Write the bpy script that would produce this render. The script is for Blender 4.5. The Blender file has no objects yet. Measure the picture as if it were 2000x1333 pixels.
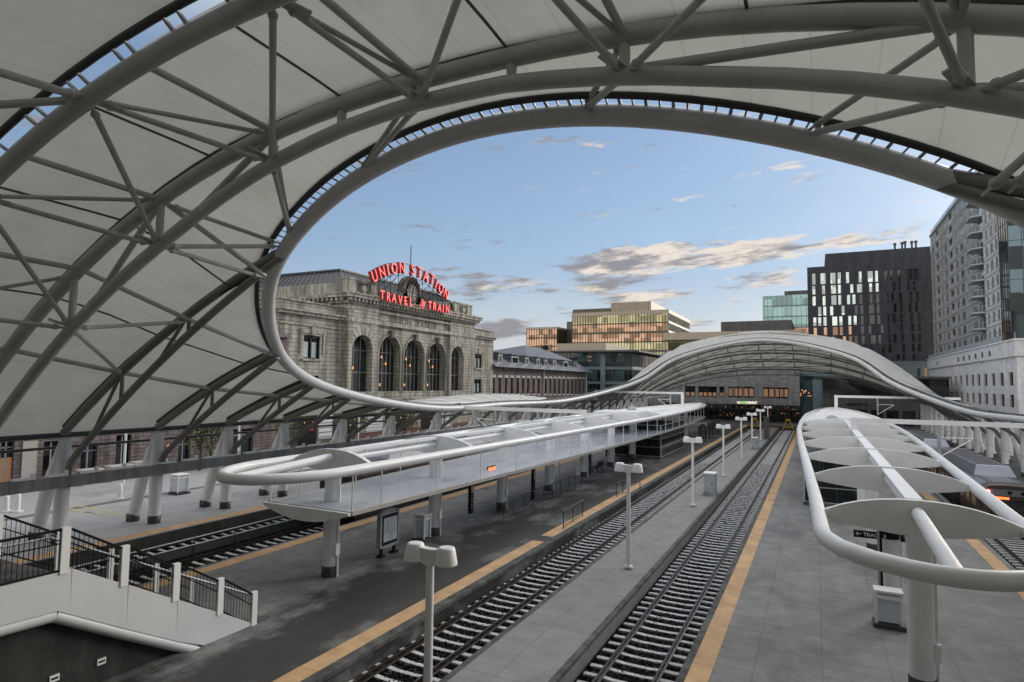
import bpy, bmesh, math, random
from math import sin, cos, pi, radians, sqrt, atan2, exp
from mathutils import Vector
random.seed(7)
sc = bpy.context.scene
COL = sc.collection
# ------------------------------------------------------------------ camera
CAM = Vector((0.0, 0.0, 8.1))
YAW, PITCH, ROLL, F_PX = radians(26.365), radians(3.8), radians(0.75), 1200.0
fwd = Vector((-sin(YAW)*cos(PITCH), cos(YAW)*cos(PITCH), sin(PITCH)))
r0 = Vector((cos(YAW), sin(YAW), 0)); u0 = r0.cross(fwd)
rgt = r0*cos(ROLL) + u0*sin(ROLL); upv = rgt.cross(fwd)
cam_d = bpy.data.cameras.new('camera'); cam = bpy.data.objects.new('camera', cam_d); COL.objects.link(cam)
from mathutils import Matrix
m3 = Matrix((rgt, upv, -fwd)).transposed()
cam.matrix_world = Matrix.Translation(CAM) @ m3.to_4x4()
cam_d.sensor_width = 36; cam_d.sensor_fit = 'HORIZONTAL'; cam_d.lens = F_PX/2000*36
cam_d.clip_start = .1; cam_d.clip_end = 6000
sc.camera = cam
def px(x, y, X=None, Y=None, Z=None):
    """a measured sight line of the survey photograph met with a plane of known position"""
    d = fwd + rgt*((x-1000)/F_PX) - upv*((y-666.5)/F_PX)
    if X is not None: t = (X-CAM.x)/d.x
    elif Y is not None: t = (Y-CAM.y)/d.y
    else: t = (Z-CAM.z)/d.z
    return CAM + d*t
# ------------------------------------------------------------------ light and sky
SUN_EL, SUN_AZ = radians(16), radians(27)         # azimuth clockwise from +Y
SKY_STRENGTH = 0.105
sun_dir = Vector((sin(SUN_AZ)*cos(SUN_EL), cos(SUN_AZ)*cos(SUN_EL), sin(SUN_EL)))
sd = bpy.data.lights.new('sun', 'SUN'); so = bpy.data.objects.new('sun', sd); COL.objects.link(so)
sd.energy = 3.0; sd.angle = radians(30); sd.color = (1.0, .93, .84)
so.rotation_euler = (-sun_dir).to_track_quat('-Z', 'Y').to_euler()
sc.view_settings.view_transform = 'Standard'; sc.view_settings.look = 'None'
sc.view_settings.exposure = 0.5; sc.view_settings.gamma = 1
sc.cycles.max_bounces = 7; sc.cycles.diffuse_bounces = 4; sc.cycles.glossy_bounces = 3
sc.cycles.transmission_bounces = 4; sc.cycles.transparent_max_bounces = 8
sc.cycles.caustics_reflective = False; sc.cycles.caustics_refractive = False
sc.cycles.use_denoising = True
w = bpy.data.worlds.new('World'); sc.world = w; w.use_nodes = True
def world():
    nt = w.node_tree; N = nt.nodes; L = nt.links; N.clear()
    def n(t, **k):
        o = N.new(t)
        for a, b in k.items(): setattr(o, a, b)
        return o
    out = n('ShaderNodeOutputWorld'); bg = n('ShaderNodeBackground'); bg.inputs[1].default_value = SKY_STRENGTH
    sky = n('ShaderNodeTexSky', sky_type='NISHITA', sun_disc=False, sun_elevation=SUN_EL, sun_rotation=SUN_AZ,
            altitude=1600, air_density=1.3, dust_density=1.6, ozone_density=1.6)
    tc = n('ShaderNodeTexCoord'); sp = n('ShaderNodeSeparateXYZ'); L.new(tc.outputs['Generated'], sp.inputs[0])
    def M(op, a, b=None, c=None):
        o = n('ShaderNodeMath', operation=op)
        for i, v in enumerate((a, b, c)):
            if v is None: continue
            if isinstance(v, (int, float)): o.inputs[i].default_value = v
            else: L.new(v, o.inputs[i])
        return o.outputs[0]
    az = M('ARCTAN2', sp.outputs[0], sp.outputs[1]); el = M('ARCSINE', sp.outputs[2])
    cv = n('ShaderNodeCombineXYZ'); L.new(M('MULTIPLY', az, 6.2), cv.inputs[0]); L.new(M('MULTIPLY', M('SUBTRACT', el, M('MULTIPLY', az, .07)), 30.0), cv.inputs[1])
    def noise(vec, scale, detail=6, rough=.6, off=0.0):
        mp = n('ShaderNodeMapping'); L.new(vec, mp.inputs[0]); mp.inputs['Location'].default_value = (off, off*.7, off*.3)
        t = n('ShaderNodeTexNoise'); t.inputs['Scale'].default_value = scale; t.inputs['Detail'].default_value = detail
        t.inputs['Roughness'].default_value = rough; L.new(mp.outputs[0], t.inputs[0]); return t.outputs[0]
    def bump(v, c, wd):           # soft bell round c
        d = M('DIVIDE', M('SUBTRACT', v, c), wd); return M('POWER', 2.718, M('MULTIPLY', M('MULTIPLY', d, d), -1.0))
    def step(v, a, b):
        o = n('ShaderNodeMapRange', interpolation_type='SMOOTHSTEP'); L.new(v, o.inputs[0])
        o.inputs[1].default_value = a; o.inputs[2].default_value = b; return o.outputs[0]
    # a bank of evening cloud low in the sky, a few loose tufts beside it
    lift = M('MULTIPLY', az, .085)
    band = M('MULTIPLY', bump(M('SUBTRACT', el, lift), .214, .024), bump(az, -.20, .24))
    band2 = M('MULTIPLY', bump(M('SUBTRACT', el, lift), .160, .020), bump(az, -.12, .20))
    low = M('MULTIPLY', M('ADD', M('MULTIPLY', bump(el, .085, .03), bump(az, -.46, .26)), M('MULTIPLY', bump(el, .155, .02), bump(az, -.53, .08))), .72)
    dens = M('ADD', noise(cv.outputs[0], 1.15, 8, .64, 3.1), M('MULTIPLY', M('ADD', M('ADD', M('MULTIPLY', band, 1.35), M('MULTIPLY', band2, .8)), low), .2))
    mask = step(dens, .575, .70)
    lit = step(M('ADD', noise(cv.outputs[0], 1.7, 6, .62, 9.4), M('MULTIPLY', M('ADD', az, .2), .35)), .42, .60)
    cc = n('ShaderNodeMix', data_type='RGBA'); L.new(lit, cc.inputs[0])
    cc.inputs[6].default_value = (2.0, 1.95, 2.1, 1); cc.inputs[7].default_value = (6.0, 5.3, 4.6, 1)
    # keep the clouds as bright as the sky behind them allows
    mx = n('ShaderNodeMix', data_type='RGBA'); L.new(M('MULTIPLY', mask, .93), mx.inputs[0])
    # the daylight sky is lifted towards pale blue by thin high cloud
    veil = n('ShaderNodeMix', data_type='RGBA')
    L.new(M('MULTIPLY', M('ADD', .35, M('MULTIPLY', noise(cv.outputs[0], .35, 3, .5, 5.0), .5)), step(el, .9, .0)), veil.inputs[0])
    L.new(sky.outputs[0], veil.inputs[6]); veil.inputs[7].default_value = (2.0, 2.8, 4.45, 1)
    glow = n('ShaderNodeMix', data_type='RGBA'); L.new(M('MULTIPLY', step(el, .22, .0), .62), glow.inputs[0])
    L.new(veil.outputs[2], glow.inputs[6]); glow.inputs[7].default_value = (4.9, 4.55, 4.45, 1)
    L.new(glow.outputs[2], mx.inputs[6]); L.new(cc.outputs[2], mx.inputs[7])
    # broad bright overcast added unseen behind the viewer to light the building fronts
    back = M('ADD', M('ADD', M('MULTIPLY', sp.outputs[0], -.12), M('MULTIPLY', sp.outputs[1], -.97)), M('MULTIPLY', sp.outputs[2], -.15))
    bk = n('ShaderNodeMix', data_type='RGBA'); L.new(M('MULTIPLY', step(back, -.05, .75), .9), bk.inputs[0])
    L.new(mx.outputs[2], bk.inputs[6]); bk.inputs[7].default_value = (11.5, 11.2, 10.9, 1)
    # high bright veil added out of view to brighten the far roof
    hi = n('ShaderNodeMix', data_type='RGBA'); L.new(M('MULTIPLY', M('MULTIPLY', step(el, .42, .75), step(sp.outputs[1], -.05, .3)), .7), hi.inputs[0])
    L.new(bk.outputs[2], hi.inputs[6]); hi.inputs[7].default_value = (15.0, 14.6, 14.2, 1)
    L.new(hi.outputs[2], bg.inputs[0]); L.new(bg.outputs[0], out.inputs[0])
world()
# ------------------------------------------------------------------ materials
MATS = {}
class NT:
    def __init__(s, name):
        s.m = bpy.data.materials.new(name); s.m.use_nodes = True; s.t = s.m.node_tree; s.t.nodes.clear()
        s.out = s.n('ShaderNodeOutputMaterial'); MATS[name] = s.m
    def n(s, t, **k):
        o = s.t.nodes.new(t)
        for a, b in k.items(): setattr(o, a, b)
        return o
    def l(s, a, b): s.t.links.new(a, b)
    def math(s, op, a, b=None):
        o = s.n('ShaderNodeMath', operation=op)
        for i, v in enumerate((a, b)):
            if v is None: continue
            if isinstance(v, (int, float)): o.inputs[i].default_value = v
            else: s.l(v, o.inputs[i])
        return o.outputs[0]
    def noise(s, vec, scale, detail=4, rough=.55):
        t = s.n('ShaderNodeTexNoise'); t.inputs['Scale'].default_value = scale; t.inputs['Detail'].default_value = detail
        t.inputs['Roughness'].default_value = rough; s.l(vec, t.inputs[0]); return t.outputs[0]
    def pos(s, sx=1, sy=1, sz=1):
        g = s.n('ShaderNodeNewGeometry'); mp = s.n('ShaderNodeMapping'); mp.inputs['Scale'].default_value = (sx, sy, sz)
        s.l(g.outputs['Position'], mp.inputs[0]); return mp.outputs[0]
    def ramp(s, v, stops):
        r = s.n('ShaderNodeValToRGB'); s.l(v, r.inputs[0]); e = r.color_ramp.elements
        while len(e) < len(stops): e.new(.5)
        for i, (p, c) in enumerate(stops): e[i].position = p; e[i].color = (*c, 1) if len(c) == 3 else c
        return r.outputs[0]
    def mix(s, f, a, b, mode='MIX'):
        o = s.n('ShaderNodeMix', data_type='RGBA', blend_type=mode)
        for i, v in ((0, f), (6, a), (7, b)):
            if isinstance(v, (int, float)): o.inputs[i].default_value = v
            elif isinstance(v, tuple): o.inputs[i].default_value = (*v, 1)
            else: s.l(v, o.inputs[i])
        return o.outputs[2]
    def bsdf(s, col, rough=.6, metal=0, height=None, bump=.2, emit=None, es=0, spec=.5, dist=.02):
        b = s.n('ShaderNodeBsdfPrincipled')
        for k, v in (('Base Color', col), ('Roughness', rough), ('Metallic', metal), ('Specular IOR Level', spec)):
            if isinstance(v, (int, float)): b.inputs[k].default_value = v
            elif isinstance(v, tuple): b.inputs[k].default_value = (*v, 1)
            else: s.l(v, b.inputs[k])
        if emit: b.inputs['Emission Color'].default_value = (*emit, 1); b.inputs['Emission Strength'].default_value = es
        if height is not None:
            bp = s.n('ShaderNodeBump'); bp.inputs['Strength'].default_value = bump; bp.inputs['Distance'].default_value = dist
            s.l(height, bp.inputs['Height']); s.l(bp.outputs[0], b.inputs['Normal'])
        s.l(b.outputs[0], s.out.inputs[0]); return b
def mat(name, col, rough=.6, metal=0, var=.18, scale=1.5, bump=0, streak=0, spec=.5):
    if max(col) < .02: spec = .15
    t = NT(name); p = t.pos(); f = t.noise(p, scale, 5, .6)
    c = t.mix(1.0, col, t.ramp(f, [(.25, (1-var,)*3), (.75, (1+var*.6,)*3)]), 'MULTIPLY')
    if streak:
        s2 = t.noise(t.pos(1.6, 1.6, .12), 1.0, 5, .65)
        c = t.mix(1.0, c, t.ramp(s2, [(.38, (1-streak,)*3), (.6, (1, 1, 1))]), 'MULTIPLY')
    r = t.n('ShaderNodeMapRange'); t.l(t.noise(p, scale*3, 3), r.inputs[0]); r.inputs[3].default_value = max(.02, rough-.1); r.inputs[4].default_value = min(1, rough+.12)
    h = t.noise(p, scale*14, 4) if bump else None
    t.bsdf(c, r.outputs[0], metal, h, bump, spec=spec); return t.m
def emis(name, col, strength, base=(.02, .02, .02)):
    t = NT(name); t.bsdf(base, .5, emit=col, es=strength); return t.m
def masonry(name, c1, c2, mortar, bw, rh, ms=.02, rough=.85, grime=.4, bump=.5, offset=.5):
    t = NT(name); g = t.n('ShaderNodeNewGeometry'); sp = t.n('ShaderNodeSeparateXYZ'); t.l(g.outputs['Position'], sp.inputs[0])
    cb = t.n('ShaderNodeCombineXYZ'); t.l(t.math('ADD', sp.outputs[0], sp.outputs[1]), cb.inputs[0]); t.l(sp.outputs[2], cb.inputs[1])
    b = t.n('ShaderNodeTexBrick'); t.l(cb.outputs[0], b.inputs[0]); b.inputs['Scale'].default_value = 1; b.offset = offset
    b.inputs['Brick Width'].default_value = bw; b.inputs['Row Height'].default_value = rh; b.inputs['Mortar Size'].default_value = ms
    b.inputs['Mortar Smooth'].default_value = .3
    for k, c in (('Color1', c1), ('Color2', c2), ('Mortar', mortar)): b.inputs[k].default_value = (*c, 1)
    c = t.mix(1.0, b.outputs[0], t.ramp(t.noise(t.pos(), .9, 6, .65), [(.3, (.72,)*3), (.7, (1.12,)*3)]), 'MULTIPLY')
    if grime:
        c = t.mix(1.0, c, t.ramp(t.noise(t.pos(1.1, 1.1, .1), 1.0, 6, .65), [(.36, (1-grime,)*3), (.58, (1, 1, 1))]), 'MULTIPLY')
    h = t.math('SUBTRACT', t.math('MULTIPLY', t.noise(t.pos(), 6, 4), .5), b.outputs[1])
    t.bsdf(c, rough, 0, h, bump, dist=.04); return t.m
def glass(name, col, rough=.06, metal=0.0, var=.5, cell=(1, 1, 1), spec=.8):
    """opaque window glass: dark body, sky in the reflection, tone changing from pane to pane"""
    t = NT(name); v = t.n('ShaderNodeTexVoronoi', distance='CHEBYCHEV'); v.inputs['Scale'].default_value = 1; v.inputs['Randomness'].default_value = .25
    t.l(t.pos(*cell), v.inputs[0]); s = t.n('ShaderNodeSeparateColor'); t.l(v.outputs['Color'], s.inputs[0])
    c = t.mix(1.0, col, t.ramp(s.outputs[0], [(.2, (1-var,)*3), (.8, (1+var,)*3)]), 'MULTIPLY')
    t.bsdf(c, rough, metal, t.noise(t.pos(), .6, 2), .06, spec=spec, dist=.05); return t.m
WHITE = mat('white painted steel', (.80, .80, .79), .34, 0, .10, .8, .02)
WHITE_B = mat('white powder coat', (.84, .84, .83), .42, 0, .06, 1.4)
STEEL = mat('pale grey truss paint', (.45, .445, .42), .38, 0, .16, .7, .03)
STEEL_SHADE = mat('shaded grey truss paint', (.20, .195, .18), .42, 0, .2, .7, .03)  # same truss paint, darkened for the shade on half and far trusses
DARKSTEEL = mat('dark grey steel', (.055, .055, .058), .5, 0, .25, 2)
BLACK = mat('black painted metal', (.012, .012, .013), .45, 0, .3, 2)
SEAM = mat('dark membrane clamp', (.045, .045, .045), .6, 0, .2, 3)
COLLAR = mat('bronze column shoe', (.07, .062, .055), .45, .4, .35, 3)
GALV = mat('galvanised blue grey steel', (.40, .45, .47), .45, .3, .2, 2)
CONC = mat('light concrete', (.33, .33, .325), .85, 0, .3, 1.2, .2, .35)
CONCB = mat('concrete edge', (.12, .12, .118), .9, 0, .4, 2.0, .4, .55)
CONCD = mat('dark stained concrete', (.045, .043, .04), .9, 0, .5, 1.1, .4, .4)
FASCIA = mat('grey metal fascia', (.30, .295, .28), .6, 0, .25, 1.0, 0, .35)
PARAPET = mat('pale grey panel', (.66, .67, .68), .5, 0, .07, .8)
RAILM = mat('worn rail steel', (.05, .038, .034), .35, .7, .4, 3)
TIE = mat('concrete tie', (.58, .59, .59), .85, 0, .3, 5, .3)
TACT = mat('tan tactile paving', (.60, .385, .20), .8, 0, .32, 1.1, .6)
YELLOW = mat('yellow paint', (.55, .36, .03), .6, 0, .25, 3)
STONE_T = mat('carved limestone', (.43, .41, .345), .85, 0, .35, .8, .3, .62)
STONE = masonry('coursed limestone', (.45, .425, .355), (.38, .36, .30), (.17, .16, .13), 2.6, .52, .04, .85, .62, .8)
RUBBLE = masonry('rough purple rhyolite', (.27, .215, .20), (.17, .14, .135), (.10, .085, .08), .75, .34, .025, .9, .45, 1.0)
REDBASE = mat('red sandstone base', (.14, .055, .045), .85, 0, .3, 1.5, .3)
LINTEL = mat('pale lintel stone', (.50, .48, .44), .8, 0, .2, 1.5)
SLATE = mat('blue grey slate roof', (.075, .085, .105), .5, 0, .35, 1.2, .3)
ROOFM = mat('black standing seam roof', (.030, .033, .040), .45, .2, .3, 1.0)
GREYSTONE = masonry('grey stacked stone', (.30, .30, .295), (.20, .20, .198), (.12, .12, .12), 1.6, .3, .012, .85, .3, .5)
BRICKD = masonry('charcoal brick', (.062, .066, .078), (.045, .048, .058), (.03, .03, .036), .9, .22, .012, .8, .35, .4)
APT = masonry('grey brown cast panel', (.42, .41, .39), (.37, .36, .345), (.2, .195, .185), 6, .95, .05, .85, .2, .4)
APTL = masonry('pale cast panel', (.64, .63, .61), (.58, .57, .555), (.24, .235, .22), 6, .95, .05, .85, .2, .4)
PODIUM = masonry('white precast', (.76, .76, .75), (.72, .72, .71), (.45, .45, .45), 1.2, 3.2, .02, .8, .10, .3)
TAN = mat('tan metal panel', (.40, .335, .255), .6, 0, .12, .6)
BRONZE = mat('bronze mullion metal', (.10, .088, .06), .45, .4, .2, 1)
TEALM = mat('blue grey metal siding', (.13, .17, .195), .5, .2, .2, .8)
MARKETD = mat('dark slate cladding', (.085, .080, .076), .6, 0, .2, .5, .1, .3)
GLASSD = glass('dark window glass', (.012, .013, .014), .06, 0, .6, (.9, .9, .6))
GLASSB = glass('sunset tinted curtain glass', (.33, .30, .17), .09, .85, .42, (.42, .42, .42))  # bronze tint puts the reflected sunset into the glass colour
GLASSO = glass('sunset orange glass', (.36, .22, .14), .10, .85, .5, (.42, .42, .42))  # orange tint stands in for warm sunset reflections
GLASST = glass('teal curtain glass', (.19, .29, .27), .10, .75, .3, (.3, .3, .3))
GLASSG = glass('deep green glass', (.028, .055, .055), .08, .2, .7, (.5, .5, .4))
GLASSP = glass('pale reflecting pane', (.42, .46, .43), .06, .9, .35, (1, 1, .4))
GLASSR = glass('mirror dark curtain glass', (.06, .085, .095), .05, .7, .8, (.35, .35, .3))
CURTAIN = mat('window curtain', (.40, .46, .46), .8, 0, .3, 3)
WARM = emis('warm lamp light', (1, .42, .16), .8)
WARM2 = emis('warm lit interior', (1, .5, .26), .12, (.16, .10, .06))
NEON = emis('red neon letter', (1, .05, .045), .75, (.5, .04, .04))
NEONS = mat('red sheet metal', (.28, .028, .028), .5, 0, .2, 2)
LEDO = emis('orange led display', (1, .13, .03), 2.4)
LEDR = emis('red marker lamp', (1, .05, .06), 30)
LEDG = emis('green sign face', (.45, .9, .2), .9)
LEDW = emis('white sign face', (1, .97, .85), .9)
CLOCKF = mat('clock glass face', (.24, .225, .18), .6, 0, .3, 2)
GOLD = mat('gilt clock numerals', (.58, .50, .33), .5, .2, .2, 3)
CONE = mat('orange red cone', (.62, .06, .02), .6, 0, .1, 3)
SIGNW = mat('white sign lettering', (.75, .75, .75), .6)
MAPP = mat('map sheet', (.55, .59, .66), .5, 0, .12, 3)
MAPL = mat('map line ink', (.12, .13, .17), .6)
KIOSK = mat('grey kiosk casing', (.33, .34, .35), .5, .2, .15, 2)
BLUE = mat('blue sign panel', (.03, .06, .2), .5)
TRAINS = mat('brushed train side', (.085, .062, .06), .42, .5, .3, .8)
TRAINR = mat('silver train roof', (.21, .215, .23), .42, .35, .25, .8)
TRAINP = mat('pale roof pod', (.44, .47, .53), .3, .1, .12, .8)
BARK = mat('tree bark', (.09, .07, .055), .9, 0, .3, 4, .4)
LEAF = mat('spring leaves', (.11, .13, .03), .7, 0, .5, 3)
LEAF2 = mat('dark spring leaves', (.06, .075, .022), .7, 0, .5, 3)
LIMEW = mat('white louvre panel', (.62, .64, .66), .6, 0, .1, 1)
CREAM = mat('cream noticeboard', (.42, .39, .36), .7, 0, .1, 1)
def special():
    # tension membrane: daylight soaks through it
    t = NT('membrane'); f = t.noise(t.pos(), .35, 4, .6); c = t.ramp(f, [(.3, (.62, .62, .59)), (.7, (.71, .71, .675))])
    c = t.mix(1.0, c, t.ramp(t.noise(t.pos(.5, .12, .5), 1.3, 6, .68), [(.33, (.93, .925, .91)), (.5, (1, 1, 1))]), 'MULTIPLY')
    g = t.n('ShaderNodeNewGeometry'); sx = t.n('ShaderNodeSeparateXYZ'); t.l(g.outputs['Position'], sx.inputs[0])
    ln = t.math('LESS_THAN', t.math('FRACT', t.math('DIVIDE', sx.outputs[0], 1.3)), .022); c = t.mix(ln, c, t.mix(1.0, c, (.84, .84, .82), 'MULTIPLY'))
    d = t.n('ShaderNodeBsdfDiffuse'); tr = t.n('ShaderNodeBsdfTranslucent'); t.l(c, d.inputs[0]); t.l(t.mix(1.0, c, (.95, .97, .9), 'MULTIPLY'), tr.inputs[0])
    mx = t.n('ShaderNodeMixShader'); mx.inputs[0].default_value = .27; t.l(d.outputs[0], mx.inputs[1]); t.l(tr.outputs[0], mx.inputs[2]); t.l(mx.outputs[0], t.out.inputs[0])
    # frosted canopy glass
    t = NT('frosted canopy glass'); f = t.noise(t.pos(1, .25, 1), 1.2, 4)
    g = t.n('ShaderNodeBsdfPrincipled'); t.l(t.ramp(f, [(.3, (.58, .61, .66)), (.7, (.72, .74, .78))]), g.inputs['Base Color']); g.inputs['Roughness'].default_value = .12
    tp = t.n('ShaderNodeBsdfTransparent'); tp.inputs[0].default_value = (.86, .9, .93, 1); mx = t.n('ShaderNodeMixShader'); mx.inputs[0].default_value = .72
    t.l(tp.outputs[0], mx.inputs[1]); t.l(g.outputs[0], mx.inputs[2]); t.l(mx.outputs[0], t.out.inputs[0])
    t = NT('clear dark glass'); g = t.n('ShaderNodeBsdfPrincipled'); g.inputs['Base Color'].default_value = (.02, .024, .026, 1); g.inputs['Roughness'].default_value = .04
    tp = t.n('ShaderNodeBsdfTransparent'); tp.inputs[0].default_value = (.55, .6, .6, 1); mx = t.n('ShaderNodeMixShader'); mx.inputs[0].default_value = .6
    t.l(tp.outputs[0], mx.inputs[1]); t.l(g.outputs[0], mx.inputs[2]); t.l(mx.outputs[0], t.out.inputs[0])
    # platform concrete: broomed slab, saw cuts, old damp and oil patches
    def slab(name, c0, c1, stain, lo, hi, cutx, cuty, sscale):
        t = NT(name); p = t.pos(); base = t.ramp(t.noise(p, 1.1, 6, .65), [(.28, c0), (.72, c1)])
        fine = t.noise(t.pos(.6, 9, 1), 2.2, 4, .7); base = t.mix(1.0, base, t.ramp(fine, [(.3, (.86,)*3), (.7, (1.1,)*3)]), 'MULTIPLY')
        br = t.n('ShaderNodeTexBrick'); t.l(t.pos(), br.inputs[0]); br.offset = 0
        br.inputs['Scale'].default_value = 1; br.inputs['Brick Width'].default_value = cutx; br.inputs['Row Height'].default_value = cuty
        br.inputs['Mortar Size'].default_value = .012; br.inputs['Color1'].default_value = (1, 1, 1, 1); br.inputs['Color2'].default_value = (.93, .93, .93, 1); br.inputs['Mortar'].default_value = (.55, .55, .55, 1)
        base = t.mix(1.0, base, br.outputs[0], 'MULTIPLY')
        s = t.noise(t.pos(.8, .45, 1), sscale, 8, .68)
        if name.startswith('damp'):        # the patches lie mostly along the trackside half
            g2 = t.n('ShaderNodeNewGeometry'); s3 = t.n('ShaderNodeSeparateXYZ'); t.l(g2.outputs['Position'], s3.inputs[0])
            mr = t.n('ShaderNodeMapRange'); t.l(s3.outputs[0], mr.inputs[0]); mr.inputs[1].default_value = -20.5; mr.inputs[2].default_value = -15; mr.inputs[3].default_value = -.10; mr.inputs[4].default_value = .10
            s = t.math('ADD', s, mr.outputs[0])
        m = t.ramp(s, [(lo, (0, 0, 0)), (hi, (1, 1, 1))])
        col = t.mix(m, base, t.mix(1.0, base, stain, 'MULTIPLY'))
        rg = t.n('ShaderNodeMapRange'); t.l(m, rg.inputs[0]); rg.inputs[3].default_value = .8; rg.inputs[4].default_value = .55
        t.bsdf(col, rg.outputs[0], 0, t.noise(p, 30, 4), .12); return t.m
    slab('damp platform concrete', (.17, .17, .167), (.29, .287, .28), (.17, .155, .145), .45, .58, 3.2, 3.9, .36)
    slab('island platform concrete', (.20, .198, .193), (.30, .296, .288), (.6, .6, .62), .58, .78, 2.7, 3.9, .5)
    slab('scored platform concrete', (.18, .178, .173), (.29, .287, .277), (.45, .44, .43), .47, .66, 1.75, .62, .4)
    slab('plaza concrete', (.34, .34, .345), (.44, .44, .44), (.45, .45, .45), .58, .75, 3.0, 3.0, .3)
    slab('hall concrete', (.06, .058, .056), (.10, .098, .094), (.5, .5, .5), .5, .7, 3.0, 3.0, .3)
    t = NT('far ground'); t.bsdf(t.ramp(t.noise(t.pos(), .05, 5), [(.3, (.10, .10, .10)), (.7, (.17, .17, .165))]), .9)
    t = NT('ballast bed'); v = t.n('ShaderNodeTexVoronoi'); v.inputs['Scale'].default_value = 11; t.l(t.pos(), v.inputs[0])
    s = t.n('ShaderNodeSeparateColor'); t.l(v.outputs['Color'], s.inputs[0])
    t.bsdf(t.ramp(s.outputs[0], [(.3, (.005, .005, .006)), (.85, (.014, .014, .015)), (1, (.07, .07, .07))]), .9, 0, v.outputs[0], 1.0, dist=.08, spec=.08)
    t = NT('ballast stone'); oi = t.n('ShaderNodeNewGeometry'); t.bsdf(t.ramp(oi.outputs['Random Per Island'], [(.0, (.006, .006, .007)), (.8, (.022, .022, .023)), (1, (.20, .20, .20))]), .9, spec=.1)
    t = NT('leaf mix'); oi = t.n('ShaderNodeNewGeometry'); t.bsdf(t.ramp(oi.outputs['Random Per Island'], [(.0, (.035, .045, .012)), (.6, (.10, .115, .03)), (1, (.22, .22, .07))]), .7)
special()
MEMBRANE, FROST, CLEARD = MATS['membrane'], MATS['frosted canopy glass'], MATS['clear dark glass']
# ------------------------------------------------------------------ mesh helpers
def wl(o):
    v = Vector((0, 0, 0))
    while o is not None: v += o.location; o = o.parent
    return v
class MB:
    def __init__(s): s.v = []; s.f = []; s.s = []
    def add(s, vs, fs, smooth=False):
        b = len(s.v); s.v += [tuple(v) for v in vs]
        for f in fs: s.f.append(tuple(b+i for i in f)); s.s.append(smooth)
    def box(s, a, b):
        (x0, y0, z0), (x1, y1, z1) = a, b
        s.hexa([(x0, y0, z0), (x1, y0, z0), (x1, y1, z0), (x0, y1, z0), (x0, y0, z1), (x1, y0, z1), (x1, y1, z1), (x0, y1, z1)]); return s
    def hexa(s, p):
        s.add(p, [(0, 3, 2, 1), (4, 5, 6, 7), (0, 1, 5, 4), (1, 2, 6, 5), (2, 3, 7, 6), (3, 0, 4, 7)]); return s
    def quad(s, *p): s.add(p, [tuple(range(len(p)))]); return s
    def bar(s, a, b, wd, ht, up=(0, 0, 1)):
        a, b = Vector(a), Vector(b); d = (b-a).normalized(); u = Vector(up)
        if abs(d.dot(u)) > .99: u = Vector((0, 1, 0))
        r = d.cross(u).normalized()*wd/2; u = r.cross(d).normalized()*ht/2
        s.hexa([a-r-u, a+r-u, b+r-u, b-r-u, a-r+u, a+r+u, b+r+u, b-r+u]); return s
    def tube(s, pts, r, n=10, closed=False, cap=True):
        P = [Vector(p) for p in pts]; m = len(P); R = r if isinstance(r, (list, tuple)) else [r]*m
        rings = []; ref = None
        for i in range(m):
            if closed: d = P[(i+1) % m]-P[i-1]
            else: d = P[min(i+1, m-1)]-P[max(i-1, 0)]
            d.normalize()
            if ref is None: ref = Vector((0, 0, 1)) if abs(d.z) < .9 else Vector((1, 0, 0))
            ref = (ref-d*ref.dot(d)).normalized(); q = d.cross(ref)
            rings.append([P[i]+(ref*cos(2*pi*k/n)+q*sin(2*pi*k/n))*R[i] for k in range(n)])
        vs = [v for g in rings for v in g]; fs = []
        for i in range(m if closed else m-1):
            j = (i+1) % m
            for k in range(n): fs.append((i*n+k, i*n+(k+1) % n, j*n+(k+1) % n, j*n+k))
        s.add(vs, fs, True)
        if cap and not closed:
            s.add(rings[0], [tuple(range(n))[::-1]]); s.add(rings[-1], [tuple(range(n))])
        return s
    def prism(s, poly, vec):
        n = len(poly); v = Vector(vec); a = [Vector(p) for p in poly]; b = [p+v for p in a]
        s.add(a+b, [tuple(range(n))[::-1], tuple(range(n, 2*n))]+[(i, (i+1) % n, n+(i+1) % n, n+i) for i in range(n)]); return s
    def lathe(s, base, prof, n=16, smooth=True):
        bx, by, bz = base; vs = [(bx+r*cos(2*pi*k/n), by+r*sin(2*pi*k/n), bz+z) for r, z in prof for k in range(n)]
        fs = [(i*n+k, i*n+(k+1) % n, (i+1)*n+(k+1) % n, (i+1)*n+k) for i in range(len(prof)-1) for k in range(n)]
        s.add(vs, fs, smooth); m = len(prof)
        s.add(vs[:n], [tuple(range(n))[::-1]]); s.add(vs[(m-1)*n:], [tuple(range(n))]); return s
    def build(s, name, mt, parent=None, recalc=True):
        off = wl(parent) if parent is not None else Vector((0, 0, 0))
        me = bpy.data.meshes.new(name); me.from_pydata([tuple(Vector(v)-off) for v in s.v], [], s.f)
        me.polygons.foreach_set('use_smooth', s.s); me.materials.append(mt)
        if recalc:
            bm = bmesh.new(); bm.from_mesh(me); bmesh.ops.recalc_face_normals(bm, faces=bm.faces); bm.to_mesh(me); bm.free()
        me.update(); o = bpy.data.objects.new(name, me); COL.objects.link(o)
        if parent is not None: o.parent = parent
        return o
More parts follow.
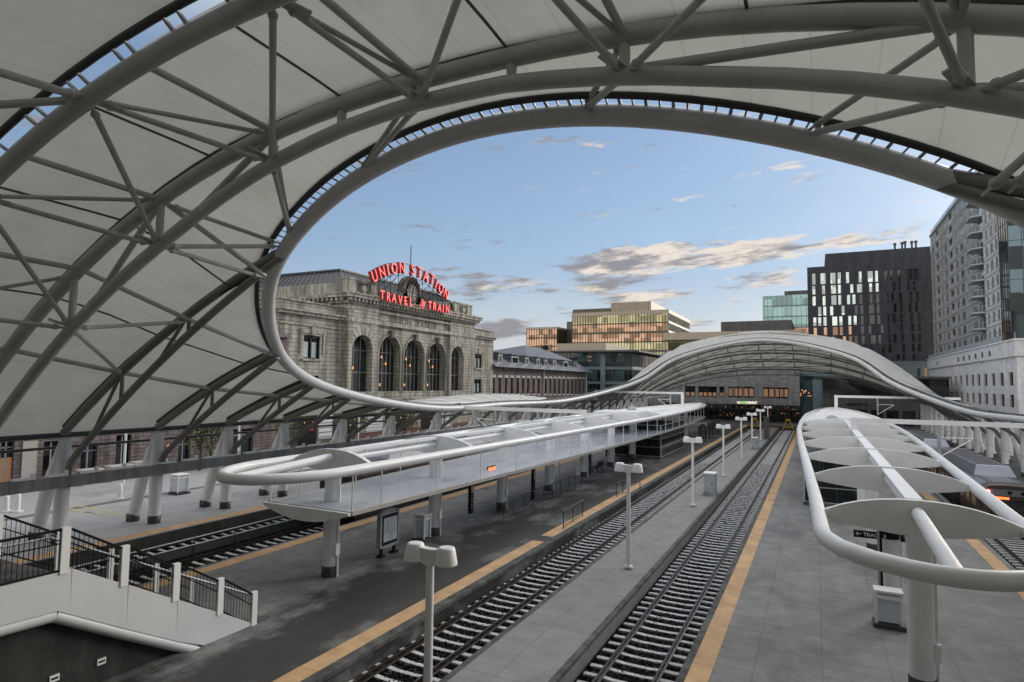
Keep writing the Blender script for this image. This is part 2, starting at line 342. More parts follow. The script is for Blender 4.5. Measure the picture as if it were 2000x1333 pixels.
class Each:
    """every tube added becomes a mesh of its own"""
    def __init__(s): s.m = []
    def tube(s, *a, **k): s.m.append(MB().tube(*a, **k)); return s
    def bar(s, *a, **k): s.m.append(MB().bar(*a, **k)); return s
    def strut(s, a, b, r):
        a, b = Vector(a), Vector(b); d = b-a; L = d.length; d /= L; k = min(.22*L, .75)
        f = [(0, .35), (.45*k, .5), (.62*k, 1.35), (.7*k, 1.35), (.72*k, 1), (k, 1)]
        P = [a+d*q for q, _ in f]+[b-d*q for q, _ in f[::-1]]; R = [r*w_ for _, w_ in f]; s.m.append(MB().tube(P, R+R[::-1], 9)); return s
    def build(s, name, mt, parent=None):
        for m in s.m: m.build(name, mt, parent)
def tag(o, label=None, cat=None, group=None, kind=None):
    for k, v in (('label', label), ('category', cat), ('group', group), ('kind', kind)):
        if v: o[k] = v
    return o
def thing(name, label, cat, loc=(0, 0, 0), group=None):
    o = bpy.data.objects.new(name, None); COL.objects.link(o); o.location = loc; o.empty_display_size = .3
    return tag(o, label, cat, group)
def copy_tree(o, parent=None):
    c = o.copy(); COL.objects.link(c); c.parent = parent
    for ch in list(o.children): copy_tree(ch, c)
    return c
def bx(name, a, b, m, parent=None): return MB().box(a, b).build(name, m, parent)
def struct(name, mb, m): return tag(mb.build(name, m), kind='structure')
_txt = {}
def text_geo(body, size, depth, bold=0.0):
    k = (body, size, depth, bold)
    if k not in _txt:
        cu = bpy.data.curves.new('glyphs', 'FONT'); cu.body = body; cu.size = size; cu.extrude = depth/2; cu.offset = bold; cu.resolution_u = 3
        cu.align_x = 'CENTER'
        ob = bpy.data.objects.new('glyphs', cu); COL.objects.link(ob); bpy.context.view_layer.update()
        me = bpy.data.meshes.new_from_object(ob.evaluated_get(bpy.context.evaluated_depsgraph_get()))
        _txt[k] = ([v.co.copy() for v in me.vertices], [tuple(p.vertices) for p in me.polygons])
        bpy.data.objects.remove(ob); bpy.data.curves.remove(cu); bpy.data.meshes.remove(me)
    return _txt[k]
def text(mb, body, size, org, u, v, depth=.04, bold=0.0, sx=1.0):
    vs, fs = text_geo(body, size, depth, bold); org, u, v = Vector(org), Vector(u).normalized(), Vector(v).normalized(); n = u.cross(v)
    mb.add([org+u*(p.x*sx)+v*p.y+n*p.z for p in vs], fs); return mb
def lerp_table(tb, x):
    if x <= tb[0][0]: return tb[0][1]
    for (a, p), (b, q) in zip(tb, tb[1:]):
        if x <= b: return p+(q-p)*(x-a)/(b-a)
    return tb[-1][1]
def wall_grid(mb, fr, u0, u1, z0, z1, holes, depth):
    """flat wall with rectangular openings and reveals. fr(u, z, d) -> point, d metres behind the face"""
    us = sorted({u0, u1, *[h[0] for h in holes], *[h[1] for h in holes]}); zs_ = sorted({z0, z1, *[h[2] for h in holes], *[h[3] for h in holes]})
    us = [a for a in us if u0 <= a <= u1]; zs_ = [a for a in zs_ if z0 <= a <= z1]
    for i in range(len(zs_)-1):
        zc = (zs_[i]+zs_[i+1])/2; run = None; hs = [h for h in holes if h[2] < zc < h[3]]
        for j in range(len(us)):
            solid = j < len(us)-1 and not any(h[0] < (us[j]+us[j+1])/2 < h[1] for h in hs)
            if solid and run is None: run = us[j]
            if not solid and run is not None:
                mb.quad(fr(run, zs_[i], 0), fr(us[j], zs_[i], 0), fr(us[j], zs_[i+1], 0), fr(run, zs_[i+1], 0)); run = None
    for a, b, c, d in holes:
        for (p, q), (r, t) in (((a, c), (b, c)), ((b, c), (b, d)), ((b, d), (a, d)), ((a, d), (a, c))):
            mb.quad(fr(p, q, 0), fr(r, t, 0), fr(r, t, depth), fr(p, q, depth))
def frX(X, s=1): return lambda u, z, d: (X-s*d, u, z)       # face looking along +X (s=1) or -X (s=-1)
def frY(Y): return lambda u, z, d: (u, Y+d, z)              # face looking along -Y
# ------------------------------------------------------------------ ground, platforms, tracks
struct('ground', MB().quad((-3000, -800, -1.0), (3000, -800, -1.0), (3000, 4500, -1.0), (-3000, 4500, -1.0)), MATS['far ground'])
YN, YF = -14.0, 134.0
struct('station_plaza', MB().box((-120, YN, -.99), (-30.85, 190, 0)), MATS['plaza concrete'])
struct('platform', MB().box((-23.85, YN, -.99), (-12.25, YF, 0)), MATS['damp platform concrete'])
struct('island_platform', MB().box((-9.25, YN, -.99), (-6.55, 129, -.02)), MATS['island platform concrete'])
struct('platform', MB().box((-3.53, YN, -.99), (7.85, YF, 0)), MATS['scored platform concrete'])
struct('platform', MB().box((14.7, YN, -.99), (60, 200, 0)), MATS['hall concrete'])
struct('concourse', MB().box((-30.8, YF+.01, -.99), (14.65, 200, 0)), MATS['hall concrete'])
def strip(x0, x1, y0, y1, z=.006):
    mb = MB()
    y = y0
    while y < y1-.1:
        e = min(y+1.83, y1); mb.box((x0, y+.006, z-.02), (x1, e-.006, z+.008)); y = e
    struct('tactile_strip', mb, TACT)
strip(-3.38, -2.80, YN, 132); strip(6.98, 7.58, YN, 132); strip(-13.20, -12.55, YN, 29.3); strip(-13.20, -12.55, 30.4, 132.5)
strip(-23.6, -22.95, YN, 132); strip(-31.65, -31.0, YN, 132)
struct('platform_edge', MB().box((-12.55, YN, -.12), (-12.19, 132, .012)).box((-3.60, YN, -.12), (-3.38, 132, .012)).box((-9.31, YN, -.12), (-9.12, 129, -.008)).box((-6.68, YN, -.12), (-6.49, 129, -.008)), CONCB)
beds = ((-30.8, -23.9), (-12.2, -9.3), (-6.5, -3.58), (7.9, 14.65))
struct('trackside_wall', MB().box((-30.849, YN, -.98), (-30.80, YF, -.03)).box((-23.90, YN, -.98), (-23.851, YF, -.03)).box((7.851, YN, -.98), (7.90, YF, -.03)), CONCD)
mb = MB()
for a, b in beds: mb.quad((a, YN, -.60), (b, YN, -.60), (b, YF, -.60), (a, YF, -.60))
tag(mb.build('ballast', MATS['ballast bed']), kind='stuff')
mb = MB(); rs = random.Random(3)
def rock(x, y, z, r):
    p = [Vector((rs.uniform(-1, 1), rs.uniform(-1, 1), rs.uniform(-.6, .9))).normalized()*r*rs.uniform(.7, 1.2) for _ in range(6)]
    mb.add([(x+r, y+p[0].y*.4, z), (x-r*.9, y+p[1].y*.4, z+p[1].z*.3), (x+p[2].x*.4, y+r, z), (x+p[3].x*.4, y-r*.9, z), (x+p[4].x*.4, y+p[4].y*.4, z+r*.9), (x, y, z-r*.7)],
           [(0, 2, 4), (2, 1, 4), (1, 3, 4), (3, 0, 4), (2, 0, 5), (1, 2, 5), (3, 1, 5), (0, 3, 5)])
for (a, b), cnt in zip(beds[:3], (7000, 13000, 13000)):
    for _ in range(cnt):
        y = 11+70*rs.random()**1.7; rock(rs.uniform(a+.04, b-.04), y, -.60+rs.uniform(0, .03), rs.uniform(.025, .055))
tag(mb.build('ballast_stones', MATS['ballast stone'], recalc=False), kind='stuff')
def rail_prof(x, side): # foot, web, head
    return [(x-.07, -.54), (x+.07, -.54), (x+.07, -.525), (x+.012, -.50), (x+.012, -.405), (x+.036, -.40), (x+.036, -.36), (x-.036, -.36), (x-.036, -.40), (x-.012, -.405), (x-.012, -.50), (x-.07, -.525)]
tie_me = None
def track(xc, label, y0, y1, half, near):
    t = thing('railway_track', label, 'railway track', (xc, y0, -.6), 'tracks between the platforms')
    for s in (-1, 1): MB().prism([(x, y0, z) for x, z in rail_prof(xc+s*.755, s)], (0, y1-y0, 0)).build('rail', RAILM, t)
    global tie_me
    if tie_me is None:
        b = MB(); h = 1.0; P = []
        for x, zt, wd in ((-h, -.535, .11), (-.52*h/.9, -.53, .105), (-.3, -.56, .095), (.3, -.56, .095), (.52*h/.9, -.53, .105), (h, -.535, .11)): P.append((x, zt, wd))
        for (xa, za, wa), (xb, zb, wb) in zip(P, P[1:]):
            b.hexa([(xa, -wa, -.66), (xb, -wb, -.66), (xb, wb, -.66), (xa, wa, -.66), (xa, -wa*.85, za), (xb, -wb*.85, zb), (xb, wb*.85, zb), (xa, wa*.85, za)])
        tie_me = b.build('concrete_tie', TIE).data
        bpy.data.objects.remove(bpy.data.objects['concrete_tie'])
    ys = []; y = y0+.3
    while y < y1-.2: ys.append(y); y += .61
    vis = sorted([q for q in ys if q > near])[:100]; rest = [q for q in ys if q not in vis and q > near]
    for q in vis:
        o = bpy.data.objects.new('concrete_tie', tie_me); COL.objects.link(o); o.parent = t
        o.location = (0, q-y0, .6); o.scale = (half, 1, 1)
    mbr = MB()
    for q in rest: mbr.box((xc-half, q-.115, -.65), (xc+half, q+.115, -.54))
    tag(mbr.build('concrete_ties', TIE, t), kind='stuff')
track(-5.08, 'ballasted track between the narrow lamp post platform and the scored right platform', YN, 131, 1.3, 12)
track(-11.05, 'ballasted track along the dark stained platform left of the lamp posts', YN, 131, 1.14, 9)
track(-25.75, 'ballasted track on the left side of the stained platform, a train standing on it', YN, 131, 1.2, 12)
track(-29.15, 'ballasted track nearest the brick plaza, left of the low grey track fence', YN, 131, 1.2, 14)
track(9.7, 'ballasted track under the train with the red lamp', YN, 131, 1.2, 26)
track(13.0, 'ballasted track beyond the train with the red lamp', YN, 131, 1.2, 30)
f = thing('track_fence', 'low grey fence of horizontal pipes standing between the two left tracks', 'fence', (-27.45, YN, -.6))
for k in range(60): bx('fence_post', (-27.48, YN+1+k*2.4, -.6), (-27.42, YN+1.06+k*2.4, .32), DARKSTEEL, f)
mb = MB()
for z in (.28, -.05): MB().tube([(-27.45, YN, z), (-27.45, 130, z)], .035, 6).build('fence_rail', GALV, f)
bx('fence_panel', (-27.47, YN, -.5), (-27.455, 130, -.12), DARKSTEEL, f)
# ------------------------------------------------------------------ train hall roof with its oval opening
XC = -8.08; YM = 61.29
Q = [(0, 46.25, 15.41), (6.57, 45.44, 14.46), (13.04, 42.31, 12.16), (16.91, 37.45, 8.85), (19.66, 28.59, 6.96), (21.81, 14.76, 5.63), (23.04, 0, 5.56)]
def cr(P, n=10):
    out = []; P = [Vector(p) for p in P]
    for i in range(1, len(P)-2):
        a, b, c, d = P[i-1:i+3]
        for k in range(n):
            t = k/n; out.append(.5*((2*b)+(c-a)*t+(2*a-5*b+4*c-d)*t*t+(3*b-a-3*c+d)*t**3))
    out.append(P[-2]); return out
q = cr([(-Q[1][0], Q[1][1], Q[1][2])]+Q+[(Q[-2][0], -Q[-2][1], Q[-2][2])])
Lh = [Vector((XC-p.x, YM-p.y, p.z)) for p in q]; Lh += [Vector((XC-p.x, YM+p.y, p.z)) for p in q[::-1]][1:]
RING = Lh+[Vector((2*XC-p.x, p.y, p.z)) for p in Lh[::-1]][1:-1]
HT = [(0, 1.7), (15, 1.9), (24, 2.7), (29.3, 4.0), (34.3, 5.25), (39, 6.5), (42.3, 8.0), (43.7, 8.6), (46.3, 10.2), (48.3, 10.95), (52.5, 11.1), (57.6, 10.2), (62, 8.9), (67, 7.4), (71.7, 6.0), (78, 4.6)]
HTF = [(46.3, 10.2), (49, 11.9), (52, 11.75), (57.4, 10.3), (62, 8.9), (67, 7.5), (71.7, 6.1), (76, 5.0)]   # the far end dips again
def zs(X, Y):
    h = lerp_table(HTF, Y-61.3) if Y-61.3 > 46.3 else lerp_table(HT, abs(Y-61.3)); u = (X+7.7)/(25.75 if X < -7.7 else 25.0); return 5.2+h*(1-min(1.15, abs(u))**2.3)
def ring_x(Y):     # left side of the opening at Y
    for a, b in zip(Lh, Lh[1:]):
        if (a.y-Y)*(b.y-Y) <= 0 and abs(a.y-b.y) > 1e-6: return a.x+(b.x-a.x)*(Y-a.y)/(b.y-a.y)
    return None
hall = thing('train_hall_canopy', 'vast white tension membrane train hall roof on tubular arches with an oval opening', 'canopy', (XC, YM, 0))
MB().tube(RING, .29, 16, True).build('oculus_ring', mat('off white ring paint', (.58, .58, .56), .36, 0, .12, .8), hall)
n = len(RING); nrm = []
for i in range(n):
    d = RING[(i+1) % n]-RING[i-1]; v = Vector((d.y, -d.x, 0)).normalized()
    if v.dot(Vector((RING[i].x-XC, RING[i].y-YM, 0))) < 0: v = -v
    nrm.append(v)
def cast(p, v, x0=-34.0, x1=17.9, y0=8.92, y1=134.5):
    t = 1e9
    if v.x < -1e-6: t = min(t, (x0-p.x)/v.x)
    if v.x > 1e-6: t = min(t, (x1-p.x)/v.x)
    if v.y < -1e-6: t = min(t, (y0-p.y)/v.y)
    if v.y > 1e-6: t = min(t, (y1-p.y)/v.y)
    return p+v*t
GAP = .50
inner = [RING[i]+nrm[i]*GAP for i in range(n)]; outer = [cast(inner[i], nrm[i]) for i in range(n)]
for cxy in ((-34.0, 8.92), (17.9, 8.92), (-34.0, 134.5), (17.9, 134.5)):
    i = min(range(n), key=lambda k: (outer[k].x-cxy[0])**2+(outer[k].y-cxy[1])**2); outer[i] = Vector((cxy[0], cxy[1], 0))
mb = MB(); ns = 12; vs = []; edge = []
for i in range(n):
    e = RING[i].z+.02-zs(inner[i].x, inner[i].y)
    for k in range(ns+1):
        s = k/ns; p = inner[i].lerp(outer[i], s); vs.append((p.x, p.y, zs(p.x, p.y)+.36+(e-.05)*(1-s)**2))
    edge.append(Vector(vs[-ns-1]))
mb.add(vs, [(i*(ns+1)+k, i*(ns+1)+k+1, ((i+1) % n)*(ns+1)+k+1, ((i+1) % n)*(ns+1)+k) for i in range(n) for k in range(ns)], True)
mb.build('membrane_roof', MEMBRANE, hall)
mb = MB(); gx = [-34+52*i/40 for i in range(41)]; gy = [-16+24.35*j/14 for j in range(15)]
mb.add([(x, y, zs(x, y)+.40) for y in gy for x in gx], [(j*41+i, j*41+i+1, (j+1)*41+i+1, (j+1)*41+i) for j in range(14) for i in range(40)], True)
mb.build('front_membrane', MEMBRANE, hall)
MB().tube(edge, .11, 8, True).build('membrane_edge', SEAM, hall)
gb = []; acc = 0
for i in range(n):      # small brackets holding the membrane off the ring
    a, b = RING[i], RING[(i+1) % n]; L_ = (b-a).length; acc += L_; m = max(1, round(L_/.33))
    for k in range(m):
        t = k/m; p = a.lerp(b, t); e = edge[i].lerp(edge[(i+1) % n], t); dd = (b-a).normalized()
        gb.append((p+Vector((0, 0, .2)), e, .02, .09 if k % 2 else .05, dd))
gb.sort(key=lambda g: (g[0]-CAM).length if g[0].x < 6 else 999)
for g in gb[:100]: MB().bar(*g).build('gap_bracket', STEEL, hall)
mb = MB()
for g in gb[100:]: mb.bar(*g)
tag(mb.build('gap_brackets', STEEL, hall), kind='stuff')
# truss lines
TN = [13.1, 17.6, 22.4, 27.0, 31.6, 37.5, 43.7, 51.0, 58.5]; TY = TN+[65.5, 72.2, 78.9, 85.1, 91.0, 95.6, 100.2, 105.0, 109.5, 114.2, 118.9, 123.5, 128.2, 133.0]
XL, XR = -33.3, 17.15
XN = [-28.9, -24.4, -19.9, -14.6, -9.3, -3.75, 2.4, 7.6, 12.6]
DC = [(-33, 2.9), (-30, 2.55), (-25, 2.05), (-20, 1.65), (-14.8, .95), (-12, .72), (-9.5, .62), (-6.7, .66), (-3.7, .95), (-1.8, 1.15), (2.7, 1.45), (7.6, 1.9), (12.6, 2.3), (17, 2.9)]
SD = [(a, d) for a, d in DC]
def clamp(mb, xs, Y): mb.tube([(x, Y, zs(x, Y)+.29) for x in xs], .12, 6)
def half(Y, side):
    xr = ring_x(Y); xc = XL if side < 0 else XR; xr = xr if side < 0 else 2*XC-xr
    t = bpy.data.objects.new('half_truss', None); COL.objects.link(t); t.parent = hall
    rz = min(RING, key=lambda p: (p.x-xr)**2+(p.y-Y)**2).z
    def zt(x):
        f = (x-xc)/(xr-xc); return zs(x, Y)+(rz-zs(xr, Y))*f**2
    def zb(x):
        f = (xr-x)/(xr-xc); return zt(x)-.22-1.75*max(0, f)**.95
    xs = [xc+(xr-xc)*k/9 for k in range(10)]
    MB().tube([(x, Y, zt(x)) for x in xs], .20, 10).build('top_chord', STEEL_SHADE, t)
    x1 = xc+(.75 if side < 0 else -.75); xb = [x1+(xr-x1)*k/9 for k in range(10)]
    MB().tube([(XL+.35 if side < 0 else XR-.35, Y, 3.05)]+[(x, Y, zb(x)) for x in xb], .165, 10).build('bottom_chord', STEEL_SHADE, t)
    mw = Each(); node = [x for x in XN if min(xc, xr)+1.2 < x < max(xc, xr)-1.2]
    for x in node:
        mw.tube([(x, Y, zt(x)), (x, Y, zb(x))], .09, 8)
        x2 = x+(2.1 if side > 0 else -2.1)
        if abs(x2-xc) > 1.0: mw.tube([(x, Y, zt(x)), (x2, Y, zb(x2))], .08, 8)
    mw.build('web_strut', STEEL_SHADE, t); mc = MB(); clamp(mc, xs[:-1], Y); mc.build('membrane_clamp', SEAM, t)
    return node
def full(Y, dfun, r1, r2, posts):
    t = bpy.data.objects.new('arch_truss', None); COL.objects.link(t); t.parent = hall
    xs = [XL+(XR-XL)*k/40 for k in range(41)]
    MB().tube([(x, Y, zs(x, Y)) for x in xs], r1, 12).build('top_chord', STEEL if Y < 60 else STEEL_SHADE, t)
    MB().tube([(x, Y, zs(x, Y)-dfun(x)) for x in xs if XL+.4 < x < XR-.4], r2, 12).build('bottom_chord', STEEL if Y < 60 else STEEL_SHADE, t)
    mw = Each()
    for x in posts: mw.tube([(x, Y, zs(x, Y)), (x, Y, zs(x, Y)-dfun(x))], .13 if Y < 60 else .055, 10)
    for a, b in zip(posts, posts[1:]):
        if dfun((a+b)/2) > 1.0:
            if a < -9: mw.tube([(b, Y, zs(b, Y)-.05), (a+.25*(b-a), Y, zs(a+.25*(b-a), Y)-dfun(a+.25*(b-a)))], .11 if Y < 60 else .05, 8)
            else: mw.tube([(a+.1, Y, zs(a, Y)-dfun(a)+.1), (b, Y, zs(b, Y)-.05)], .12 if Y < 60 else .05, 8)
    mw.build('web_strut', STEEL if Y < 60 else STEEL_SHADE, t)
    if Y < 60: mc = MB(); clamp(mc, xs, Y); mc.build('membrane_clamp', SEAM, t)
full(13.1, lambda x: lerp_table(DC, x), .245, .21, [-24.75, -19.9, -14.7, -12.0, -9.3, -6.6, -3.75, 2.5, 8, 13])
for Y in TY[1:]:
    if 15.5 < Y < 107: half(Y, -1); half(Y, 1)
    elif Y > 107: full(Y, lambda x: 1.15-.015*abs(x+8), .135, .085, XN)
# front edge arch beside the slot in the membrane and the arch before it
t = bpy.data.objects.new('edge_arch', None); COL.objects.link(t); t.parent = hall
YA = 8.85; xs = [XL+(XR-XL)*k/48 for k in range(49)]
MB().tube([(x, YA, zs(x, YA)-.12) for x in xs], .24, 14).build('top_chord', STEEL, t)
for k in range(110):
    x = -33+k*.46
    if k % 4 in (1, 2): continue
    MB().hexa([(x-.02, YA-.05, zs(x, YA)+.05), (x+.1, YA-.05, zs(x, YA)+.05), (x+.26, 8.36, zs(x, 8)+.30), (x+.18, 8.36, zs(x, 8)+.30), (x-.02, YA-.02, zs(x, YA)+.1), (x+.1, YA-.02, zs(x, YA)+.1), (x+.26, 8.36, zs(x, 8)+.36), (x+.18, 8.36, zs(x, 8)+.36)]).build('slot_bracket', STEEL, t)
mb = MB().tube([(x, 8.36, zs(x, 8.0)+.36) for x in xs], .10, 6); mb.build('membrane_clamp', SEAM, t)
mb = MB().tube([(x, 3.6, zs(x, 3.6)-.5) for x in xs], .22, 10); mb.build('front_chord', STEEL, t)
XA = [-27.2, -21.9, -16.6, -10.1, -5.0, .6, 6.6, 12]
NB = [-24.75, -19.9, -14.7, -9.3, -3.75, 2.5, 8, 13]
mb = Each()
def low13(x): return (x, 13.1, zs(x, 13.1)-lerp_table(DC, x))
for i, x in enumerate(XA):
    a = (x, YA, zs(x, YA)-.15)
    for j in (i-1, i):
        if 0 <= j < len(NB): mb.strut(a, low13(NB[j]), .085)
    if 0 <= i < len(NB): mb.strut(a, (NB[i], 13.1, zs(NB[i], 13.1)-.05), .07)
    for dx in (-3.2, 1.2): mb.strut(a, (x+dx, 3.6, zs(x+dx, 3.6)-.5), .10)
mb.build('brace', STEEL, t)
# gusset plates with bolts at the nodes
mb = Each()
for x in NB:
    p = Vector(low13(x)); mb.bar(p+Vector((0, .1, .1)), p+Vector((0, .55, .35)), .05, .26, (1, 0, 0)); mb.bar(p+Vector((0, -.1, .1)), p+Vector((-.35, -.6, .3)), .05, .26, (1, 0, 0))
for x in XA:
    p = Vector((x, YA, zs(x, YA)-.15)); mb.bar(p, p+Vector((.35, .7, -.1)), .05, .3, (1, 0, 0)); mb.bar(p, p+Vector((-.4, -.65, .05)), .05, .3, (1, 0, 0))
mb.build('gusset', STEEL, t)
# purlins and kickers between truss lines, seams in the cloth
def kids(Ya, Yb, x):
    for Y in (Ya, Yb):
        r = ring_x(Y)
        if r is not None and r+.2 < x < 2*XC-r-.2: return False
    return True
mp, mk, msn = {}, Each(), {}
LY = [YA]+TY
for Ya, Yb in zip(LY, LY[1:]):
    for x in XN:
        if kids(Ya, Yb, x): mp.setdefault((x, Ya < 60), []).extend([(x, Ya, zs(x, Ya)-.02), (x, Yb, zs(x, Yb)-.02)])
        xm = x+2.6
        if kids(Ya, Yb, xm) and xm < 15: msn.setdefault((x, Ya < 60), []).extend([(xm, Ya+(Yb-Ya)*k/4, zs(xm, Ya+(Yb-Ya)*k/4)+.20) for k in range(5)])
    if Yb > 107 and Ya > 100:
        for x in XN:
            for dx in (-2.2, 2.2):
                if kids(Ya, Yb, x) and kids(Ya, Yb, x+dx): mk.tube([(x, Ya, zs(x, Ya)-1.1), (x+dx, Yb, zs(x+dx, Yb)-.05)], .05, 6)
for x in XN:      # kickers from the big arch to its neighbour
    if x < -19:
        mk.strut(low13(NB[0] if x < -27 else (-24.75 if x < -22 else -19.9)), (x, 17.6, zs(x, 17.6)-.1), .08)
for a, b in ((-19.9, -19.9), (-14.7, -19.2), (-9.3, -13.5), (-3.75, -5.6), (2.5, 0.2)):
    r = min(RING, key=lambda p: (p.x-b)**2+(p.y-15.5)**2 if p.y < 30 else 1e9)
    mk.strut(low13(a), r+Vector((0, -.05, .1)), .085); mk.strut((a, 13.1, zs(a, 13.1)-.1), r+Vector((0, -.05, .15)), .08)
for s in (1, 2): mk.strut((5.0, 13.1, zs(5.0, 13.1)-.1), (3.0+s*.5, 17.3, zs(3, 17.3)-.2), .1)
def line(p): return [v for i, v in enumerate(p) if i == 0 or v != p[i-1]]
for p in mp.values(): MB().tube(line(p), .10 if p[0][1] < 60 else .065, 8).build('purlin', STEEL, hall)
for p in msn.values(): MB().tube(line(p), .04, 5).build('membrane_seam', mat('brown membrane seam', (.13, .125, .11), .7) if 'brown membrane seam' not in MATS else MATS['brown membrane seam'], hall)
mk.build('kicker_strut', STEEL, hall)
# eave rails, columns, light shelf
for s, x in ((-1, -33.75), (1, 17.6)):
    Each().tube([(x, -8, 5.15), (x, 134, 5.15)], .13, 8).tube([(x+s*.1, -8, 4.55), (x+s*.1, 134, 4.55)], .07, 8).build('eave_rail', DARKSTEEL, hall)
def hall_column(Y, s):
    xi, xo, xt = (-33.2, -34.75, -33.5) if s < 0 else (17.05, 18.6, 17.35)
    o = MB().tube([(xi, Y, 0), (xi, Y, 2.9), (xi, Y, 5.0)], [.30, .34, .27], 14).tube([(xo, Y-.25, 0), (xt+(xo-xt)*.5, Y-.15, 2.6), (xt, Y, 4.75)], [.30, .31, .14], 14).build('column', WHITE, hall)
    MB().lathe((xi, Y, 0), [(.325, 0), (.325, .42), (.31, .43)], 14).build('column_shoe', COLLAR, o); MB().lathe((xo+.05, Y-.25, 0), [(.335, 0), (.335, .42), (.31, .43)], 14).build('column_shoe', COLLAR, o)
for Y in [8.85]+TY:
    hall_column(Y, -1); hall_column(Y, 1)
mb = MB()
for k in range(26): mb.box((-32.62, 3+k*2.42, 2.74), (-32.55, 5.40+k*2.42, 3.30))
mb.box((-32.9, 3, 2.72), (-32.62, 66, 2.95)); mb.build('light_shelf', FASCIA, hall)
for k in range(44): MB().box((-32.8, 4+k*1.4, 3.30), (-32.5, 4.75+k*1.4, 3.40)).box((-32.7, 4.75+k*1.4, 3.30), (-32.5, 4.87+k*1.4, 3.56)).build('uplight', WHITE_B, hall)

fb = thing('footbridge', 'concrete footbridge over the tracks, added unseen below the viewer to shade the foreground', 'bridge', (-8, -3.5, 0))  # unseen bridge, added for the shade it throws on the near ground
bx('deck', (-13, -8.5, 5.7), (17, -.9, 6.35), CONC, fb)
for x in (-7.9, 2.1): bx('pier', (x-.6, -6, 0), (x+.6, -3.5, 5.7), CONC, fb)
